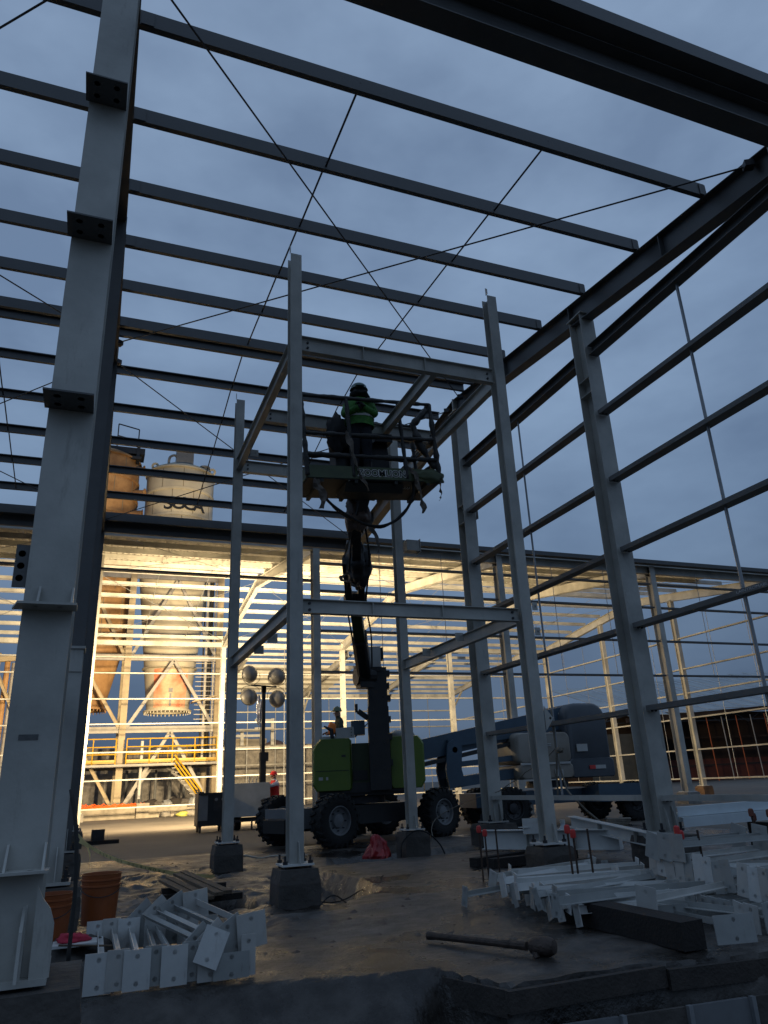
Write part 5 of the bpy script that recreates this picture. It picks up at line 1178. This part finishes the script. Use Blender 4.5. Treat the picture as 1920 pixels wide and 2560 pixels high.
# caution tape
tp = thing('caution_tape', (.4, 13.6, 0), 'yellow caution tape with black letters sagging from the left columns', 'tape')
TAPE = mat('tape_yellow', (.75, .60, .26), .45, 0, .15, 6)
tpts = curve([(-.12, 15.2, .72), (.12, 14.3, .52), (.50, 13.4, .36), (.95, 12.9, .24), (1.5, 12.9, .10), (2.0, 12.9, .03)], 40)
strip(MB(), tpts, [.055], (.05, -.3, .95), .002, .004).build('ribbon', TAPE, tp, smooth=True)
tl_ = 'PROHIBIDO EL PASO'
for i, ch in enumerate(tl_):
    if ch == ' ': continue
    q = tpts[28 - i if 28 - i >= 0 else 0]; q2 = tpts[27 - i if 27 - i >= 0 else 0]
    x_ = (q2 - q).normalized(); y_ = V((.05, -.3, .95)) * -1
    text('tape_letter', ch, .06, frame(q + V((-.002, -.012, -.003)), x_, y_), LB, tp, .0006, 1.0)
strip(MB(), [(-.02, 9.32, .86), (.02, 9.25, .83), (.06, 9.2, .80), (.10, 9.2, .70), (.09, 9.2, .58)], [.06, .05, .05, .05, .03], (0, 0, 1), .002, .01).build('loose_end', TAPE, tp, smooth=True)
# red plastic bag, hose loop, cables, jugs, lump on a board
mb = MB(); vs = []; nn = 28; RW = [(0, .23), (.05, .25), (.13, .21), (.20, .16), (.27, .14), (.34, .10), (.38, .04)]
for q_, (z_, r_) in enumerate(RW):
    for j in range(nn):
        a = 2 * math.pi * j / nn; f_ = 1 + .22 * math.sin(3 * a + z_ * 7) + .10 * math.sin(7 * a - z_ * 15) + .07 * math.sin(11 * a + q_ * 2.1)
        vs.append((5.14 + r_ * f_ * math.cos(a) - .10 * (z_ > .3) * z_, 13.95 + r_ * .8 * f_ * math.sin(a), z_ + .03 * math.sin(5 * a) * (z_ > .05)))
mb.add(vs, [(i * nn + j, i * nn + (j + 1) % nn, (i + 1) * nn + (j + 1) % nn, (i + 1) * nn + j) for i in range(len(RW) - 1) for j in range(nn)] + [tuple(range((len(RW) - 1) * nn, len(RW) * nn))])
bg_ = mb.build('plastic_bag', mat('red_plastic_bag', (.34, .022, .026), .35, 0, .25, 5, .6, 9)); tag(bg_, 'crumpled red plastic bag on the floor in front of the lift', 'bag')
o = MB().tube(curve([(5.45, 13.55, .02), (5.5, 13.6, .25), (5.75, 13.62, .43), (6.0, 13.6, .40), (6.22, 13.55, .2), (6.3, 13.5, .02)], 24), .014, 6).build('hose', RUBBER, smooth='all'); tag(o, 'black hose looped over the pedestal by the red bag', 'hose')
o = MB().tube(wob(curve([(2.55, 9.0, .03), (2.9, 9.3, .06), (3.2, 9.2, -.25), (3.0, 9.7, -.25), (2.6, 10.2, .0), (3.4, 10.8, -.2), (4.2, 11.2, .03)], 40), .03), .009, 5).build('cable', RUBBER, smooth='all'); tag(o, 'thin black cable by the front left pedestal', 'cable')
o = MB().tube(curve([(2.6, 13.6, .25), (3.0, 14.2, .14), (3.4, 14.9, .10), (4.2, 15.4, .03)], 20), .014, 5).build('cable', mat('white_cable', (.5, .48, .42), .6), smooth='all'); tag(o, 'pale cable trailing from the back left pedestal', 'cable')
for i, (x, y) in enumerate(((8.66, 13.1), (8.97, 12.04))):
    t = thing('plastic_jug', (x, y, 0), 'white plastic jug on the floor, ' + ('left of', 'right of')[i] + ' the strap end', 'jug', 'white plastic jugs')
    MB().lathe([(.001, 0), (.17, .0), (.18, .05), (.15, .16), (.07, .34), (.045, .38), (.045, .44)], (x, y, 0), (0, 0, 1), 18).build('body', mat('milky_plastic', (.60, .63, .66), .4), t, smooth=True); MB().lathe([(.05, .42), (.05, .48), (.001, .48)], (x, y, 0), (0, 0, 1), 12).build('cap', WHITE, t)
sb = thing('rope_coil', (8.55, 11.15, .35), 'coil of grey rope lying over the floor beams', 'rope')
for k in range(4): MB().tube([(8.40 + .22 * math.cos(a) + .02 * k, 11.1 + .12 * math.sin(a), .48 + .025 * k) for a in np.linspace(0, 2 * math.pi, 16)], .018, 5).build('loop', STR, sb, smooth='all')
t = thing('floor_socket', (.42, 24.4, 0), 'black arched shoe on a board on the floodlit floor', 'shoe')
MB().lathe([(.28, -.12), (.28, .12)], (.42, 24.4, .14), (0, 1, 0), 18, 0, math.pi).build('arch', BLACKP, t); MB().box((.42, 24.4, .22), (.36, .2, .34)).build('block', DARK, t); MB().box((.53, 24.4, .05), (.95, .4, .10)).build('board', WOODD, t)
# formwork along the slab edge in front
WOODB = mat('wet_brown_timber', (.040, .033, .028), .8, 0, .35, 6, .4, 40)
o = MB().prism(rect(.04, .16), (2.55, 5.62, -.12), (2.72, 4.99, -.10)).build('form_board', WOODB); tag(o, 'short form board at the corner of the slab edge', 'board')
o = MB().prism(rect(.05, .13), (2.70, 4.965, -.085), (3.98, 4.955, -.08)).build('form_board', WOODB); tag(o, 'form board along the slab edge below the pipe tool', 'board')
o = MB().prism(rect(.05, .13), (3.99, 4.93, -.10), (6.6, 4.60, -.10)).build('form_board', WOODB); tag(o, 'long form board along the slab edge at the bottom right', 'board')
fp = thing('formwork_wall', (4.2, 4.8, -.9), 'grey form panels standing below the slab edge at the bottom right', 'form panel')
for k in range(6):
    x0 = 2.95 + k * .52; MB().prism(rect(.03, .66), (x0, 4.88 - .045 * k, -.56), (x0 + .505, 4.88 - .045 * (k + 1), -.56)).build('panel', (GREYP, CONCD)[k % 2], fp)
    MB().bar((x0, 4.85 - .045 * k, -.9), (x0, 4.85 - .045 * k, -.22), .035, .035, (0, 1, 0)).build('panel_rib', GALVR, fp)

# mud clods and stone chips over the slab and the soil: nobody could count them
gv = MB(); rg = random.Random(3)
for k in range(700):
    if k < 480: x, y = rg.uniform(-.2, 4.2), rg.uniform(6.2, 17)
    else: x, y = rg.uniform(1.5, 9), rg.uniform(5.2, 16)
    if any(inpoly(x, y, P) for P, _ in PITS) or y < edge(x) + .15: continue
    r_ = rg.choice((.008, .012, .016, .024, .04)) * rg.uniform(.7, 1.3); z = hgt(x, y) + r_ * .25; a = rg.uniform(0, 6)
    q = [(x + r_ * math.cos(a + t) * rg.uniform(.8, 1.5), y + r_ * math.sin(a + t) * rg.uniform(.8, 1.5), z - r_ * .4) for t in (0, 1.3, 2.5, 3.8, 5.1)]
    gv.add(q + [(x + r_ * .2, y, z + r_ * rg.uniform(.05, .3))], [(i, (i + 1) % 5, 5) for i in range(5)])
o = gv.build('gravel', mat('mud_clods', (.10, .082, .068), .9, 0, .4, 9)); o['kind'] = 'stuff'; tag(o, 'mud clods and stone chips scattered over the dirty slab', 'gravel')
